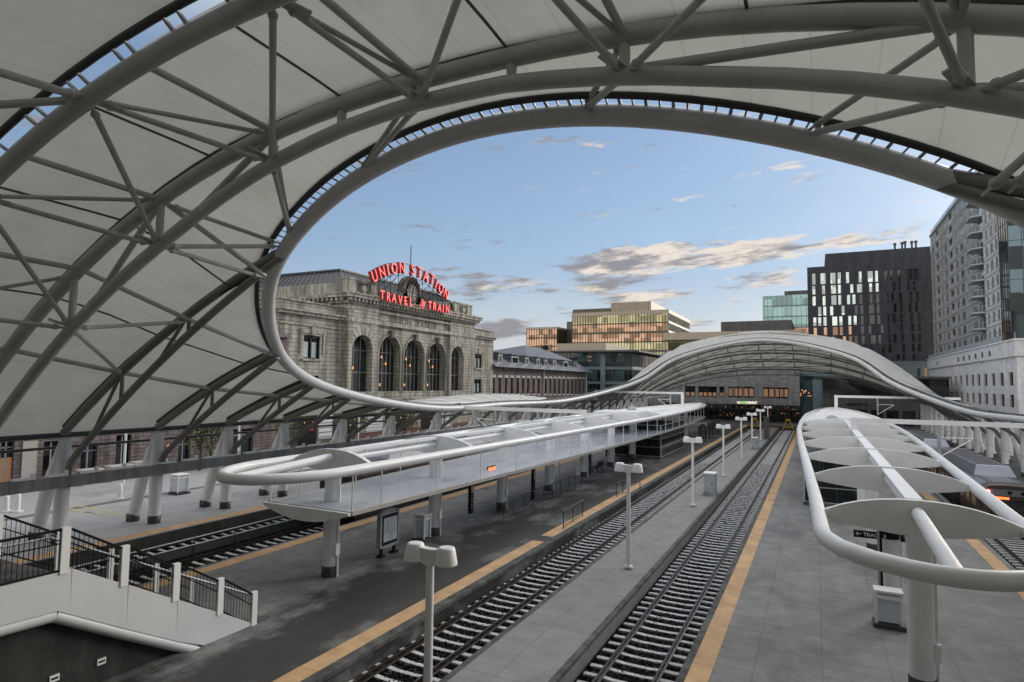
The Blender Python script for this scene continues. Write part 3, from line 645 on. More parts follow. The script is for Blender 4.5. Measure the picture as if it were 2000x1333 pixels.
# ------------------------------------------------------------------ platform canopies
HWT = [(15.0, .0), (15.05, .35), (15.2, .75), (15.6, 1.2), (16.3, 1.70), (17.2, 2.02), (17.9, 2.11), (20, 2.17), (27.75, 2.5), (35.5, 2.85), (43.25, 3.15), (51, 3.4), (59, 3.55), (68, 3.6), (85, 3.35), (98, 2.6), (106, 1.6), (110, .8), (111.6, .3), (112, 0)]
HWL = HWT
HWR = [(14.6, 0), (14.65, .4), (14.8, .78), (15.2, 1.38), (15.9, 1.95), (16.8, 2.26), (17.4, 2.33), (22.35, 2.48), (30.8, 2.82), (43.6, 3.35), (55.4, 3.72), (68, 3.8), (83, 3.6), (98, 2.65), (106, 1.6), (110, .8), (111.6, .3), (112, 0)]
def platform_canopy(xc, zt, label, glassy):
    global HWT
    HWT = HWL if glassy else HWR
    t = thing('platform_canopy', label, 'canopy', (xc, 20, 0), 'leaf shaped canopies over the platforms')
    R_ = [(xc+h, y, zt+.06*min(1, max(0, (y-20)/30))) for y, h in HWT]; L_ = [(2*xc-x, y, z) for x, y, z in R_[1:-1]][::-1]
    # smooth the two ends
    P = R_+L_; MB().tube(P, .195, 14, True).build('ring_tube', WHITE, t)
    fy = [20+7.75*k for k in range(7)]
    MB().tube([(xc, HWT[0][0]+.1, zt), (xc, 17.5, zt+.12), (xc, 19.85, zt+.25)], .17, 12).build('spine_tube', WHITE, t)
    for a, b in zip(fy, fy[1:]): MB().tube([(xc, a+.13, zt+.12), (xc, b-.13, zt+.12)], .15, 12).build('spine_tube', WHITE, t)
    for k, y in enumerate(fy):
        h = lerp_table(HWT, y)-.16
        top = [(xc+h*u, y-.11, zt+.12+.46*(1-abs(u)**2.3)) for u in (-1, -.8, -.6, -.4, -.2, 0, .2, .4, .6, .8, 1)]
        bot = [(xc+h*u, y-.11, zt-.12-.27*(1-abs(u)**1.5)) for u in (1, .75, .5, .25, 0, -.25, -.5, -.75, -1)]
        fin = MB().prism(top+bot, (0, .22, 0)).build('fin_beam', WHITE, t)
        mbb = MB()
        for u in (-h+.12, -h+.3, -.22, .22, h-.3, h-.12):
            zz = .1 if abs(u) > 1 else .3
            for j in range(3): mbb.lathe((xc+u, y-.12, zt-zz+j*zz), [(.028, -.02), (.028, .02)], 6)
        mbb.build('bolt_heads', WHITE_B, fin)
        c = MB().tube([(xc, y, 0), (xc, y, zt-.38)], .30, 20).build('column', WHITE, t)
        MB().lathe((xc, y, 0), [(.325, 0), (.325, .42), (.305, .44)], 20).build('column_shoe', COLLAR, c)
        MB().box((xc+.28, y-.12, .9), (xc+.42, y+.12, 1.35)).build('outlet_box', WHITE_B, c)
        MB().tube([(xc+.36, y+.05, 0), (xc+.36, y+.05, zt-.5)], .05, 8).build('downpipe', WHITE_B, c)
    bx('cable_tray', (xc-.21, 20.6, zt+.40), (xc+.21, 66, zt+.52), WHITE_B, t)
    for y in range(22, 66, 4): MB().box((xc-.06, y, zt+.25), (xc+.06, y+.12, zt+.40)).build('tray_leg', WHITE_B, t)
    # solid white far end with ribs
    ys = [66.5+2.2*k for k in range(21)]
    mb = MB()
    for a, b in zip(ys, ys[1:]):
        ha, hb = lerp_table(HWT, a), lerp_table(HWT, b)
        if hb < .2: break
        mb.hexa([(xc-ha, a, zt-.05), (xc+ha, a, zt-.05), (xc+hb, b, zt-.05), (xc-hb, b, zt-.05), (xc-ha*.4, a, zt+.28), (xc+ha*.4, a, zt+.28), (xc+hb*.4, b, zt+.28), (xc-hb*.4, b, zt+.28)])
        mb.bar((xc-ha*.7, a, zt+.14), (xc+ha*.7, a, zt+.14), .08, .36)
    mb.build('roof_sheet', WHITE_B, t)
    for y in (74.25, 82, 89.75, 97.5): MB().tube([(xc, y, 0), (xc, y, zt)], .28, 14).build('column', WHITE, t)
    if glassy:
        zg = 3.02; mb = MB(); mt_ = {-1: MB(), 1: MB()}; ys = [18.7, 20.4]+[24.2+3.87*k for k in range(23)]
        for a, b in zip(ys, ys[1:]):
            ha, hb = lerp_table(HWT, a)+.02, lerp_table(HWT, b)+.02
            if a > 100: break
            MB().hexa([(xc-ha, a+.02, zg), (xc+ha, a+.02, zg), (xc+hb, b-.02, zg), (xc-hb, b-.02, zg), (xc-ha, a+.02, zg+.03), (xc+ha, a+.02, zg+.03), (xc+hb, b-.02, zg+.03), (xc-hb, b-.02, zg+.03)]).build('glass_panel', FROST, t)
            for s in (-1, 1):
                mt_[s].bar((xc+s*(ha+.05), a, zg-.03), (xc+s*(hb+.05), b, zg-.03), .07, .17)
                MB().tube([(xc+s*ha, a+.05, zg), (xc+s*ha, a+.05, zt)], .028, 6).build('hanger_rod', WHITE_B, t)
            mb.bar((xc-ha, a, zg-.08), (xc+ha, a, zg-.08), .06, .12)
        for q_ in mt_.values(): q_.build('edge_trim', mat('warm grey aluminium trim', (.42, .40, .36), .5), t)
        mb.build('glass_bearer', WHITE_B, t)
        h = lerp_table(HWT, 18.7)+.1
        MB().prism([(xc-h, 18.45, zg+.02)]+[(xc+h*u, 18.45, zg+.02-.10-.42*(1-u*u)) for u in (-1, -.75, -.5, -.25, 0, .25, .5, .75, 1)]+[(xc+h, 18.45, zg+.02)], (0, .14, 0)).build('end_fascia', WHITE, t)
        mb = MB(); mb.box((xc-2.3, 60.5, zt-.35), (xc+2.3, 64.5, zt+.62)); mb.box((xc-2.3, 64.52, zt-.35), (xc+1.9, 76, zt+.45)); mb.build('plant_housing', WHITE_B, t)
        MB().lathe((xc+.4, 65, zt+.62), [(.5, 0), (.45, .25), (.2, .4), (.02, .42)], 14).build('vent_dome', GALV, t)
    else:
        mb = MB()
        for y in (62, 66): mb.box((xc-3.2, y, zt+.05), (xc+3.2, y+.16, zt+.25))
        mb.build('cross_beam', WHITE_B, t); MB().lathe((xc-1.1, 67.5, zt+.3), [(.6, 0), (.5, .3), (.25, .5), (.02, .52)], 14).build('vent_dome', GALV, t)
    return t
platform_canopy(2.38, 4.47, 'white leaf shaped tube and fin canopy over the right platform, open between its fins', False)
platform_canopy(-18.2, 4.62, 'white tube and fin canopy over the stained platform with a frosted glass deck below', True)
# catenary portals
def portal(xp, y, z0, z1, x1, drops, label):
    t = thing('catenary_portal', label, 'portal frame', (xp, y, 0), 'white portal beams over the tracks')
    bx('post', (xp-.2, y-.2, z0-.4), (xp+.2, y+.2, z1), WHITE, t)
    s = 1 if x1 > xp else -1
    MB().box((min(xp+s*.22, x1), y-.13, z1-.34), (max(xp+s*.22, x1), y+.13, z1-.02)).build('beam', WHITE, t)
    for d in drops:
        MB().box((d-.09, y-.09, z1-2.6), (d+.09, y+.09, z1-.34)).build('drop_post', GALV, t)
        MB().tube([(d, y, z1-1.2), (d+s*1.9, y, z1-1.15)], .035, 6).build('cantilever', WHITE_B, t)
        MB().tube([(d, y, z1-2.5), (d+s*1.9, y, z1-1.2)], .045, 6).build('cantilever_stay', WHITE_B, t)
portal(-18.2, 51.0, 4.4, 5.75, -32.0, [px(1050, 840, Y=51).x, px(966, 850, Y=51).x], 'nearer white portal beam reaching left over the parked train from the glass decked canopy')
portal(-18.2, 95.0, 4.6, 6.9, -32.0, [px(1316, 785, Y=95).x-.5, px(1292, 785, Y=95).x-4], 'farther white portal beam reaching left from the canopy roof behind the plant housing')
portal(2.38, 51.0, 4.3, 5.85, 22, [px(1834, 860, Y=51).x], 'nearer white portal beam reaching right above the train with the red lamp')
portal(2.38, 97.0, 4.4, 6.85, 16.6, [px(1714, 790, Y=97).x], 'farther white portal beam reaching right behind the open fin canopy')
for xx, lab in ((-25.75, 'thin contact wire hung above the train on the left'), (9.7, 'thin contact wire hung above the train on the right')):
    tag(MB().tube([(xx, 30, 4.55), (xx, 51, 4.5), (xx, 97, 4.5), (xx, 131, 4.5)], .012, 5).build('contact_wire', DARKSTEEL), lab, 'wire')
# ------------------------------------------------------------------ platform furniture
def lamp(loc, label, first=[None]):
    if first[0] is None:
        t = thing('street_lamp', label, 'lamp post', (0, 0, 0), 'twin headed white lamp posts on the narrow platform')
        MB().tube([(0, 0, 0), (0, 0, 4.15)], [.105, .085], 14).build('pole', WHITE, t)
        MB().lathe((0, 0, 0), [(.19, 0), (.19, .05), (.13, .10)], 14).build('base_plate', WHITE, t)
        MB().prism([(-.32, -.09, 4.47), (-.32, -.09, 4.22), (-.1, -.09, 4.10), (.1, -.09, 4.10), (.32, -.09, 4.22), (.32, -.09, 4.47), (.1, -.09, 4.44), (-.1, -.09, 4.44)], (0, .18, 0)).build('yoke', WHITE, t)
        for s in (-1, 1):
            sh = MB().lathe((s*.40, 0, 4.16), [(.245, 0), (.243, .03), (.19, .32), (.17, .35), (.14, .36)], 24).build('lamp_shade', WHITE_B, t)
            MB().lathe((s*.40, 0, 4.14), [(.21, 0), (.21, .02)], 16).build('lens', mat('lamp lens', (.6, .6, .58), .3), sh)
        first[0] = t
    else: t = copy_tree(first[0]); t['label'] = label
    t.location = loc
LAMPS = [(11.4, 'nearest twin headed white lamp post, cut off by the lower picture edge'), (27.05, 'twin headed white lamp post second from the viewer, its whole base in view'), (42.8, 'white lamp post next to the grey cabinet, on its near side'),
         (58.0, 'white lamp post just past the grey cabinet on the narrow platform'), (72.6, 'white lamp post before the small second cabinet on the narrow platform'), (85.0, 'white lamp post beside the small second cabinet'),
         (98.5, 'white lamp post beside the dark square pillar'), (113.8, 'farthest of the white lamp posts on the narrow platform')]
for y, lb in LAMPS: lamp((-7.55, y, .04), lb)
def cabinet(x0, x1, y0, y1, h, label):
    t = thing('equipment_cabinet', label, 'cabinet', ((x0+x1)/2, (y0+y1)/2, -.02), 'grey cabinets on the narrow platform')
    bx('plinth', (x0-.08, y0-.08, -.02), (x1+.08, y1+.08, .2), CONC, t); bx('body', (x0, y0, .2), (x1, y1, h), GALV, t)
    bx('lid', (x0-.05, y0-.05, h), (x1+.05, y1+.05, h+.05), WHITE_B, t); d = bx('door', (x0+.08, y0-.02, .28), (x1-.08, y0, h-.12), GALV, t)
    bx('handle', (x1-.2, y0-.05, .75), (x1-.16, y0-.02, .95), BLACK, d); mb = MB()
    for k in range(5): mb.box((x0-.015, y0+.1, .5+k*.12), (x0, y1-.1, .55+k*.12))
    mb.build('vent_louvre', DARKSTEEL, t)
cabinet(-7.55, -6.8, 47.3, 48.4, 1.55, 'large grey metal cabinet on the narrow platform between two lamp posts')
cabinet(-7.5, -6.8, 84.0, 85.2, 1.4, 'smaller grey metal cabinet far along the narrow platform')
t = thing('square_pillar', 'dark square pillar on the far end of the narrow platform', 'pillar', (-6.9, 101, 0)); bx('shaft', (-7.25, 100.6, -.02), (-6.55, 101.4, 3.2), MARKETD, t); bx('cap', (-7.32, 100.5, 3.2), (-6.48, 101.5, 3.35), CONCB, t)
for xx, lb in ((-5.08, 'yellow bump stop frame at the end of the track beside the scored platform'), (-11.05, 'yellow bump stop frame at the end of the track beside the stained platform')):
    t = thing('bump_stop', lb, 'bump stop', (xx, 131, -.55), 'yellow bump stops closing the tracks')
    for s in (-1, 1): MB().bar((xx+s*1.0, 131, -.36), (xx+s*.25, 131.3, 1.35), .16, .16).build('leg', YELLOW, t)
    bx('crossbar', (xx-.85, 130.95, -.1), (xx+.85, 131.2, .1), YELLOW, t); bx('buffer_head', (xx-.42, 130.9, 1.2), (xx+.42, 131.3, 1.62), YELLOW, t)
# map kiosk
t = thing('map_kiosk', 'grey framed map display on two black feet near the first canopy column', 'map board', (-18.05, 23.6, 0))
y0, y1, xk = 22.95, 24.35, -18.05
MB().prism([(xk-.11, y0, .42), (xk-.11, y0, 1.98), (xk-.11, y0+.35, 2.09), (xk-.11, (y0+y1)/2, 2.13), (xk-.11, y1-.35, 2.09), (xk-.11, y1, 1.98), (xk-.11, y1, .42), (xk-.11, (y0+y1)/2, .34)], (.22, 0, 0)).build('casing', KIOSK, t)
p = bx('display_frame', (xk+.11, y0+.13, .52), (xk+.125, y1-.13, 1.88), BLACK, t); bx('map_sheet', (xk+.125, y0+.22, .66), (xk+.131, y1-.2, 1.74), MAPP, p)
mb = MB(); rr = random.Random(5); cy_, cz_ = 23.62, 1.2
for r in (.2, .31, .4): mb.tube([(xk+.134, cy_+r*cos(a*.33)*rr.uniform(.8, 1), cz_+r*1.05*sin(a*.33)) for a in range(3, 20)], .005, 4)
for k in range(9): a = rr.uniform(0, 6.28); mb.tube([(xk+.134, cy_+.05*cos(a), cz_+.05*sin(a)), (xk+.134, cy_+.2*cos(a+.3), cz_+.2*sin(a+.3)), (xk+.134, cy_+.4*cos(a), cz_+.45*sin(a))], .004, 4)
mb.bar((xk+.134, cy_-.12, cz_+.02), (xk+.134, cy_+.22, cz_-.42), .022, .006); mb.build('map_lines', MAPL, p)
bx('red_badge', (xk+.111, y1-.28, 1.93), (xk+.118, y1-.08, 1.99), NEONS, t)
for yy in (y0+.22, y1-.22): MB().box((xk-.06, yy-.06, 0), (xk+.06, yy+.06, .44)).box((xk-.14, yy-.17, 0), (xk+.14, yy+.17, .09)).build('foot', BLACK, t)
# information pylons
def pylon(p, z0, h, wd, label, icon):
    x, y = p; t = thing('info_pylon', label, 'sign', (x, y, 0), 'tall black information pylons')
    MB().tube([(x, y, 0), (x, y, z0)], .05, 8).lathe((x, y, 0), [(.2, 0), (.2, .03)], 12).build('foot', GALV, t)
    bx('panel', (x-.09, y-wd/2, z0), (x+.09, y+wd/2, z0+h), BLACK, t); bx('edge_strip', (x-.06, y+wd/2, z0), (x+.07, y+wd/2+.03, z0+h), GALV, t)
    if icon:
        mb = MB(); z = z0+h-.3; mb.add([(x+.095, y+.13*cos(a*pi/9), z+.13*sin(a*pi/9)) for a in range(18)], [tuple(range(18))]); mb.build('icon_disc', SIGNW, t)
        text(MB(), 'i', .2, (x+.1, y, z-.07), (0, 1, 0), (0, 0, 1), .006, .008).build('icon_letter', BLACK, t); bx('header_line', (x+.09, y-.15, z-.24), (x+.097, y+.15, z-.17), SIGNW, t)
        mb = MB()
        for k in range(5): mb.box((x+.09, y-.12, z-.45-k*.17), (x+.095, y+.02+.06*(k % 3), z-.43-k*.17))
        mb.build('timetable_lines', SIGNW, t)
    else:
        mb = MB()
        for k in range(11): mb.box((x+.09, y-.08, z0+h-.15-k*.07), (x+.095, y+.03+.05*(k % 2), z0+h-.115-k*.07))
        mb.build('timetable_lines', SIGNW, t)
p = px(919, 1017, Z=0); pylon((p.x, p.y), .42, 1.75, .34, 'black information pylon with a white round i symbol', True)
p = px(1041, 985, Z=0); pylon((p.x, p.y), .3, 2.2, .3, 'black information pylon with white vertical lettering behind the handrail', False)
def hanging_sign(y0, y1, z0, z1, x, label):
    t = thing('hanging_sign', label, 'sign', (x, (y0+y1)/2, z1), 'black signs hung from the glass deck')
    bx('box', (x-.12, y0, z0), (x+.12, y1, z1), BLACK, t); bx('end_frame', (x-.13, y0-.05, z0-.02), (x+.13, y0, z1+.02), GALV, t)
    MB().tube([(x, y0+.5, z1), (x, y0+.5, 3.0)], .035, 6).build('hanger', GALV, t); return t
a = px(884, 958, X=-20.2); b = px(930, 945, X=-20.2)
s1 = hanging_sign(a.y, b.y+.5, 1.75, 2.25, -20.2, 'black hanging sign with a white chevron left of the i symbol pylon')
mb = MB()
for s in (-1, 1): mb.bar((-20.075, a.y+.30, 2.0+s*.17), (-20.075, a.y+.16, 2.0), .012, .045, (1, 0, 0))
mb.build('chevron', SIGNW, s1)
a = px(944, 940, X=-20.2); s2 = hanging_sign(a.y, a.y+3.0, 1.8, 2.3, -20.2, 'black hanging sign beneath the small red lit display')
mb = MB()
for k in range(7): mb.box((-20.08, a.y+1.0+k*.15, 2.02), (-20.072, a.y+1.1+k*.15, 2.1))
mb.build('lettering', SIGNW, s2)
d = px(961, 916, X=-17.0); t = thing('led_display', 'small red lit display hung under the glass deck edge', 'display', (d.x, d.y, d.z))
bx('case', (d.x-.08, d.y-.48, d.z-.16), (d.x, d.y+.48, d.z+.16), BLACK, t)
for s in (-.24, .24): bx('lit_face', (d.x, d.y+s-.2, d.z-.1), (d.x+.01, d.y+s+.2, d.z+.1), LEDO, t)
# handrails by the ramp
def handrail(pts, label):
    t = thing('handrail', label, 'railing', pts[0], 'thin dark handrails by the platform ramp')
    Each().tube([(x, y, .95) for x, y, _ in pts], .028, 6).tube([(x, y, .12) for x, y, _ in pts], .022, 6).build('rail', DARKSTEEL, t)
    for x, y, _ in pts: MB().tube([(x, y, 0), (x, y, .95)], .03, 6).build('post', DARKSTEEL, t)
def G(x, y): v = px(x, y, Z=0); return (v.x, v.y, 0)
handrail([G(984, 1014), G(1003, 1007), G(1023, 996), G(1043, 987), G(1062, 978), G(1079, 972), G(1095, 966), G(1110, 958), G(1123, 955), G(1136, 951)], 'long dark handrail running beside the canopy columns')
handrail([G(1100, 1034), G(1119, 1020), G(1138, 1008)], 'short dark handrail at the near end of the platform edge gap')
handrail([G(1204, 971), G(1216, 965), G(1250, 968)], 'short dark handrail at the far end of the platform edge gap')
bx_ = G(1165, 922); t = thing('bench', 'black slatted bench facing away beside a canopy column', 'bench', bx_)
x, y = bx_[0], bx_[1]; mb = MB(); mb2 = MB()
for k in range(4): mb.box((x-.25+k*.14, y-.8, .42), (x-.14+k*.14, y+.8, .46))
for k in range(4): mb2.hexa([(x+.30+.03*k, y-.8, .5+k*.13), (x+.34+.03*k, y-.8, .5+k*.13), (x+.34+.03*k, y+.8, .5+k*.13), (x+.30+.03*k, y+.8, .5+k*.13), (x+.32+.03*k, y-.8, .6+k*.13), (x+.36+.03*k, y-.8, .6+k*.13), (x+.36+.03*k, y+.8, .6+k*.13), (x+.32+.03*k, y+.8, .6+k*.13)])
mb.build('seat', BLACK, t); mb2.build('backrest', BLACK, t)
for s in (-.65, .65): MB().bar((x-.2, y+s, 0), (x-.1, y+s, .43), .05, .06).bar((x+.38, y+s, 0), (x+.25, y+s, .43), .05, .06).bar((x+.25, y+s, .43), (x+.43, y+s, 1.0), .05, .06).build('leg', BLACK, t)
g_ = G(1131, 931); t = thing('waste_bin', 'white upright bin left of the third canopy column from the bench', 'bin', g_); bx('body', (g_[0]-.2, g_[1]-.2, .05), (g_[0]+.2, g_[1]+.2, 1.2), WHITE_B, t); bx('lid', (g_[0]-.23, g_[1]-.23, 1.2), (g_[0]+.23, g_[1]+.23, 1.28), WHITE_B, t)
g_ = G(1152, 926); t = thing('emergency_post', 'slim dark post with a blue top beside the black bench', 'post', g_); bx('shaft', (g_[0]-.12, g_[1]-.12, 0), (g_[0]+.12, g_[1]+.12, 1.7), DARKSTEEL, t); bx('blue_head', (g_[0]-.13, g_[1]-.13, 1.7), (g_[0]+.13, g_[1]+.13, 2.5), BLUE, t)
g_ = G(1093, 950); t = thing('pole_sign', 'small blue sign plate on a thin pole behind the handrail', 'sign', g_); MB().tube([(g_[0], g_[1], 0), (g_[0], g_[1], 2.7)], .035, 8).build('pole', GALV, t); bx('plate', (g_[0]-.02, g_[1]-.62, 2.2), (g_[0]+.02, g_[1]-.04, 2.6), BLUE, t)
def glass_box(loc, wdt, dp, h, label, cat, nm):      # white framed lidded stand with clear sides
    x, y = loc; t = thing(nm, label, cat, (x, y, 0), 'white framed clear sided stands')
    bx('plinth', (x-wdt/2-.1, y-dp/2-.1, 0), (x+wdt/2+.1, y+dp/2+.1, .14), DARKSTEEL, t)
    for sx in (-1, 1):
        for sy in (-1, 1): bx('post', (x+sx*wdt/2-.035, y+sy*dp/2-.035, .14), (x+sx*wdt/2+.035, y+sy*dp/2+.035, h), WHITE_B, t)
    bx('lid', (x-wdt/2-.05, y-dp/2-.05, h), (x+wdt/2+.05, y+dp/2+.05, h+.08), WHITE_B, t); bx('clear_sides', (x-wdt/2+.04, y-dp/2+.04, .2), (x+wdt/2-.04, y+dp/2-.04, h-.04), FROST, t)
    bx('top_band', (x-wdt/2-.01, y-dp/2-.01, h-.2), (x+wdt/2+.01, y+dp/2+.01, h-.08), WHITE_B, t)
g_ = G(838, 1055); glass_box((-18.1, 26.55), .55, .55, 1.25, 'white framed litter stand behind the nearest lamp head', 'litter stand', 'litter_stand')
g_ = G(350, 965); glass_box(g_[:2], .8, .8, 1.3, 'white framed litter stand alone on the pale plaza at left', 'litter stand', 'litter_stand')
glass_box((2.05, 24.9), .75, .5, 1.15, 'white framed litter stand before the second column of the right canopy', 'litter stand', 'litter_stand')
# signs on the right platform
t = thing('track_sign', 'black sign reading TRACK 5 with a left arrow, clasped round a canopy column', 'sign', (2.38, 27.4, 2.55))
A = px(1667, 1041, Y=27.3); B_ = px(1706, 1048, Y=27.3)
bx('arm_panel', (A.x, 27.27, A.z-.14), (2.07, 27.34, A.z+.12), BLACK, t)
mb = MB(); text(mb, 'TRACK 5', .185, (A.x+.70, 27.262, A.z-.07), (1, 0, 0), (0, 0, 1), .006, .004); mb.bar((A.x+.08, 27.262, A.z), (A.x+.25, 27.262, A.z), .006, .03); mb.bar((A.x+.08, 27.262, A.z), (A.x+.15, 27.262, A.z+.06), .006, .03); mb.bar((A.x+.08, 27.262, A.z), (A.x+.15, 27.262, A.z-.06), .006, .03); mb.build('lettering', SIGNW, t)
bx('arm_panel', (2.70, 27.27, A.z-.14), (3.4, 27.34, A.z+.12), BLACK, t); mb = MB(); text(mb, 'TO', .185, (2.92, 27.262, A.z-.07), (1, 0, 0), (0, 0, 1), .006, .004); mb.build('lettering', SIGNW, t)
MB().lathe((2.38, 27.75, A.z-.14), [(.335, 0), (.335, .26)], 20).build('clasp_band', BLACK, t)
t = thing('black_pylon', 'tall black sign pylon standing in front of the column that carries the track sign', 'sign', (2.0, 27.1, 0)); bx('panel', (1.94, 27.0, .1), (2.08, 27.16, 2.75), BLACK, t); bx('edge_strip', (1.92, 26.96, .1), (1.99, 27.0, 2.75), KIOSK, t)
# glazed enclosures
def shelter(x0, x1, y0, y1, h, label):
    t = thing('glass_shelter', label, 'glass enclosure', ((x0+x1)/2, y0, 0), 'glazed stair enclosures on the platforms')
    bx('kerb', (x0-.05, y0-.05, 0), (x1+.05, y1+.05, .22), CONCB, t); bx('core_wall', (x0+1.2, y0+2.5, .22), (x1-1.2, y1-1.5, h-.1), MARKETD, t)
    nb = 5
    for k in range(nb):
        a = x0+(x1-x0)*k/nb; b = x0+(x1-x0)*(k+1)/nb
        bx('glass_pane', (a+.03, y0+.02, .25), (b-.03, y0+.05, h), CLEARD, t)
    for k in range(6):
        a = y0+(y1-y0)*k/6; b = y0+(y1-y0)*(k+1)/6
        for xx in (x0, x1): bx('glass_pane', (xx-.02, a+.03, .25), (xx+.02, b-.03, h), CLEARD, t)
    for z in (.26, 1.25, 2.15, h):
        MB().box((x0-.05, y0-.05, z-.03), (x1+.05, y0-.01, z+.03)).box((x1+.03, y0-.05, z-.03), (x1+.07, y1, z+.03)).box((x0-.07, y0-.05, z-.03), (x0-.03, y1, z+.03)).build('transom', GALV, t)
    for xx, yy in ((x0, y0), (x1, y0), (x1, y1), (x0, y1)): bx('corner_post', (xx-.06, yy-.06, .22), (xx+.06, yy+.06, h), GALV, t)
    mb = MB()
    for k in range(1, 9): mb.box((x1+.03, y0+(y1-y0)*k/9-.02, .26), (x1+.055, y0+(y1-y0)*k/9+.02, h-.03))
    for k in range(1, 6): mb.box((x0+(x1-x0)*k/6-.02, y0-.035, .26), (x0+(x1-x0)*k/6+.02, y0-.012, h-.03))
    mb.build('mullions', DARKSTEEL, t); return t
t = shelter(-21.3, -15.15, 66.9, 80.0, 3.6, 'glazed enclosure with pale transoms under the glass decked canopy')
g_ = px(1233, 863, Y=66.7); bx('symbol_plate', (g_.x-.25, 66.72, g_.z-.45), (g_.x+.25, 66.80, g_.z+.3), BLACK, t); mb = MB(); mb.add([(g_.x+.14*cos(a*pi/9), 66.715, g_.z+.05+.14*sin(a*pi/9)) for a in range(18)], [tuple(range(18))]); mb.build('symbol_disc', SIGNW, t)
shelter(-.9, 5.1, 47, 62, 3.5, 'glazed enclosure beneath the fins of the right canopy')
# station clutter far along the platform
cl = [(1283, 884), (1298, 872), (1305, 880), (1316, 876), (1328, 868), (1338, 872), (1346, 862)]
for i, (a, b) in enumerate([(1378, 858), (1383, 853), (1388, 858), (1396, 850), (1402, 846), (1408, 843), (1413, 840)]):
    g_ = G(a-10, b+5)
    t = thing('ticket_stand', ['slim dark ticket stand first behind the glazed enclosure', 'slim dark ticket stand second behind the glazed enclosure', 'slim dark ticket stand third behind the glazed enclosure', 'slim dark ticket stand fourth behind the glazed enclosure', 'slim dark ticket stand fifth behind the glazed enclosure', 'slim dark ticket stand sixth behind the glazed enclosure', 'slim dark ticket stand farthest from the glazed enclosure'][i], 'stand', g_, 'dark stands beyond the glazed enclosure')
    bx('post', (g_[0]-.06, g_[1]-.06, 0), (g_[0]+.06, g_[1]+.06, 2.2), BLACK, t); bx('panel', (g_[0]-.35, g_[1]-.05, .9), (g_[0]+.35, g_[1]+.05, 2.2), MARKETD, t)
def cone(x, y, label):
    t = thing('traffic_cone', label, 'traffic cone', (x, y, 0), 'traffic cones by the right columns')
    bx('base', (x-.22, y-.22, 0), (x+.22, y+.22, .05), BLACK, t); MB().lathe((x, y, .05), [(.17, 0), (.12, .24)], 12).lathe((x, y, .52), [(.075, 0), (.03, .34)], 12).build('cone_body', CONE, t); MB().lathe((x, y, .29), [(.12, 0), (.075, .23)], 12).build('reflective_band', SIGNW, t)
for a, b, lb in ((1904, 880, 'orange and white traffic cone leftmost of three'), (1909, 881, 'orange and white traffic cone in the middle of three'), (1917, 879, 'orange and white traffic cone nearest the pale column box')):
    d = px(a, b, Z=0); cone(d.x, d.y, lb)
d = px(1921, 880, Z=0)
for i, (a, b, h, lb) in enumerate(((1932, 886, 1.9, 'pale grey switch box between the right hall columns, near the cones'), (1967, 900, 2.0, 'pale grey switch box between the right hall columns, closest to the viewer'))):
    d = px(a, b, Z=0); t = thing('switch_box', lb, 'electrical box', (d.x, d.y, 0), 'pale boxes by the right hall columns'); bx('body', (d.x-.5, d.y-.4, .6), (d.x+.5, d.y+.4, .6+h), WHITE_B, t); bx('pedestal', (d.x-.1, d.y-.1, 0), (d.x+.1, d.y+.1, .6), GALV, t); bx('door', (d.x-.42, d.y-.42, .7), (d.x+.42, d.y-.4, .5+h), WHITE_B, t)
# bollard, lines and lamps on the plaza
for a, b, h, lb in ((234, 975, .95, 'white bollard on the plaza edge right of the hall columns'), (12, 1000, .9, 'white bollard at the far left behind the stair rail'), (34, 1000, 1.0, 'white bollard second from the left behind the stair rail')):
    d = px(a, b, Z=0); t = thing('bollard', lb, 'bollard', (d.x, d.y, 0), 'white bollards on the plaza'); MB().lathe((d.x, d.y, .06), [(.13, 0), (.13, h-.1), (.10, h-.03), (.03, h)], 12).build('post', WHITE, t); MB().lathe((d.x, d.y, 0), [(.3, 0), (.3, .06)], 12).build('base', WHITE, t)
mb = MB()
for a, b in (((100, 994), (255, 1010)), ((135, 985), (253, 1008)), ((130, 993), (196, 1006))):
    p, r = px(*a, Z=0), px(*b, Z=0); mb.bar((p.x, p.y, .006), (r.x, r.y, .006), .13, .008)
struct('painted_lines', mb, mat('faded yellow line', (.55, .47, .22), .8, 0, .25, 3))
mb = MB(); mb.box((-41.3, YN, .002), (-40.6, 120, .009)); struct('drain_channel', mb, MATS['far ground'])
for a, b, h, lb in ((242, 920, 4.3, 'white plaza lamp post left of the wall lamp'), (465, 890, 4.3, 'white plaza lamp post in front of the dark glazed doors'), (700, 850, 4.3, 'white plaza lamp post between the louvred panels')):
    d = px(a, b, X=-46.5); t = thing('plaza_lamp', lb, 'lamp post', (d.x, d.y, 0), 'white single arm lamp posts on the plaza'); MB().tube([(d.x, d.y, 0), (d.x, d.y, h)], .09, 10).build('pole', WHITE, t); bx('lamp_head', (d.x-.12, d.y-.05, h), (d.x+.12, d.y+.75, h+.14), WHITE_B, t)
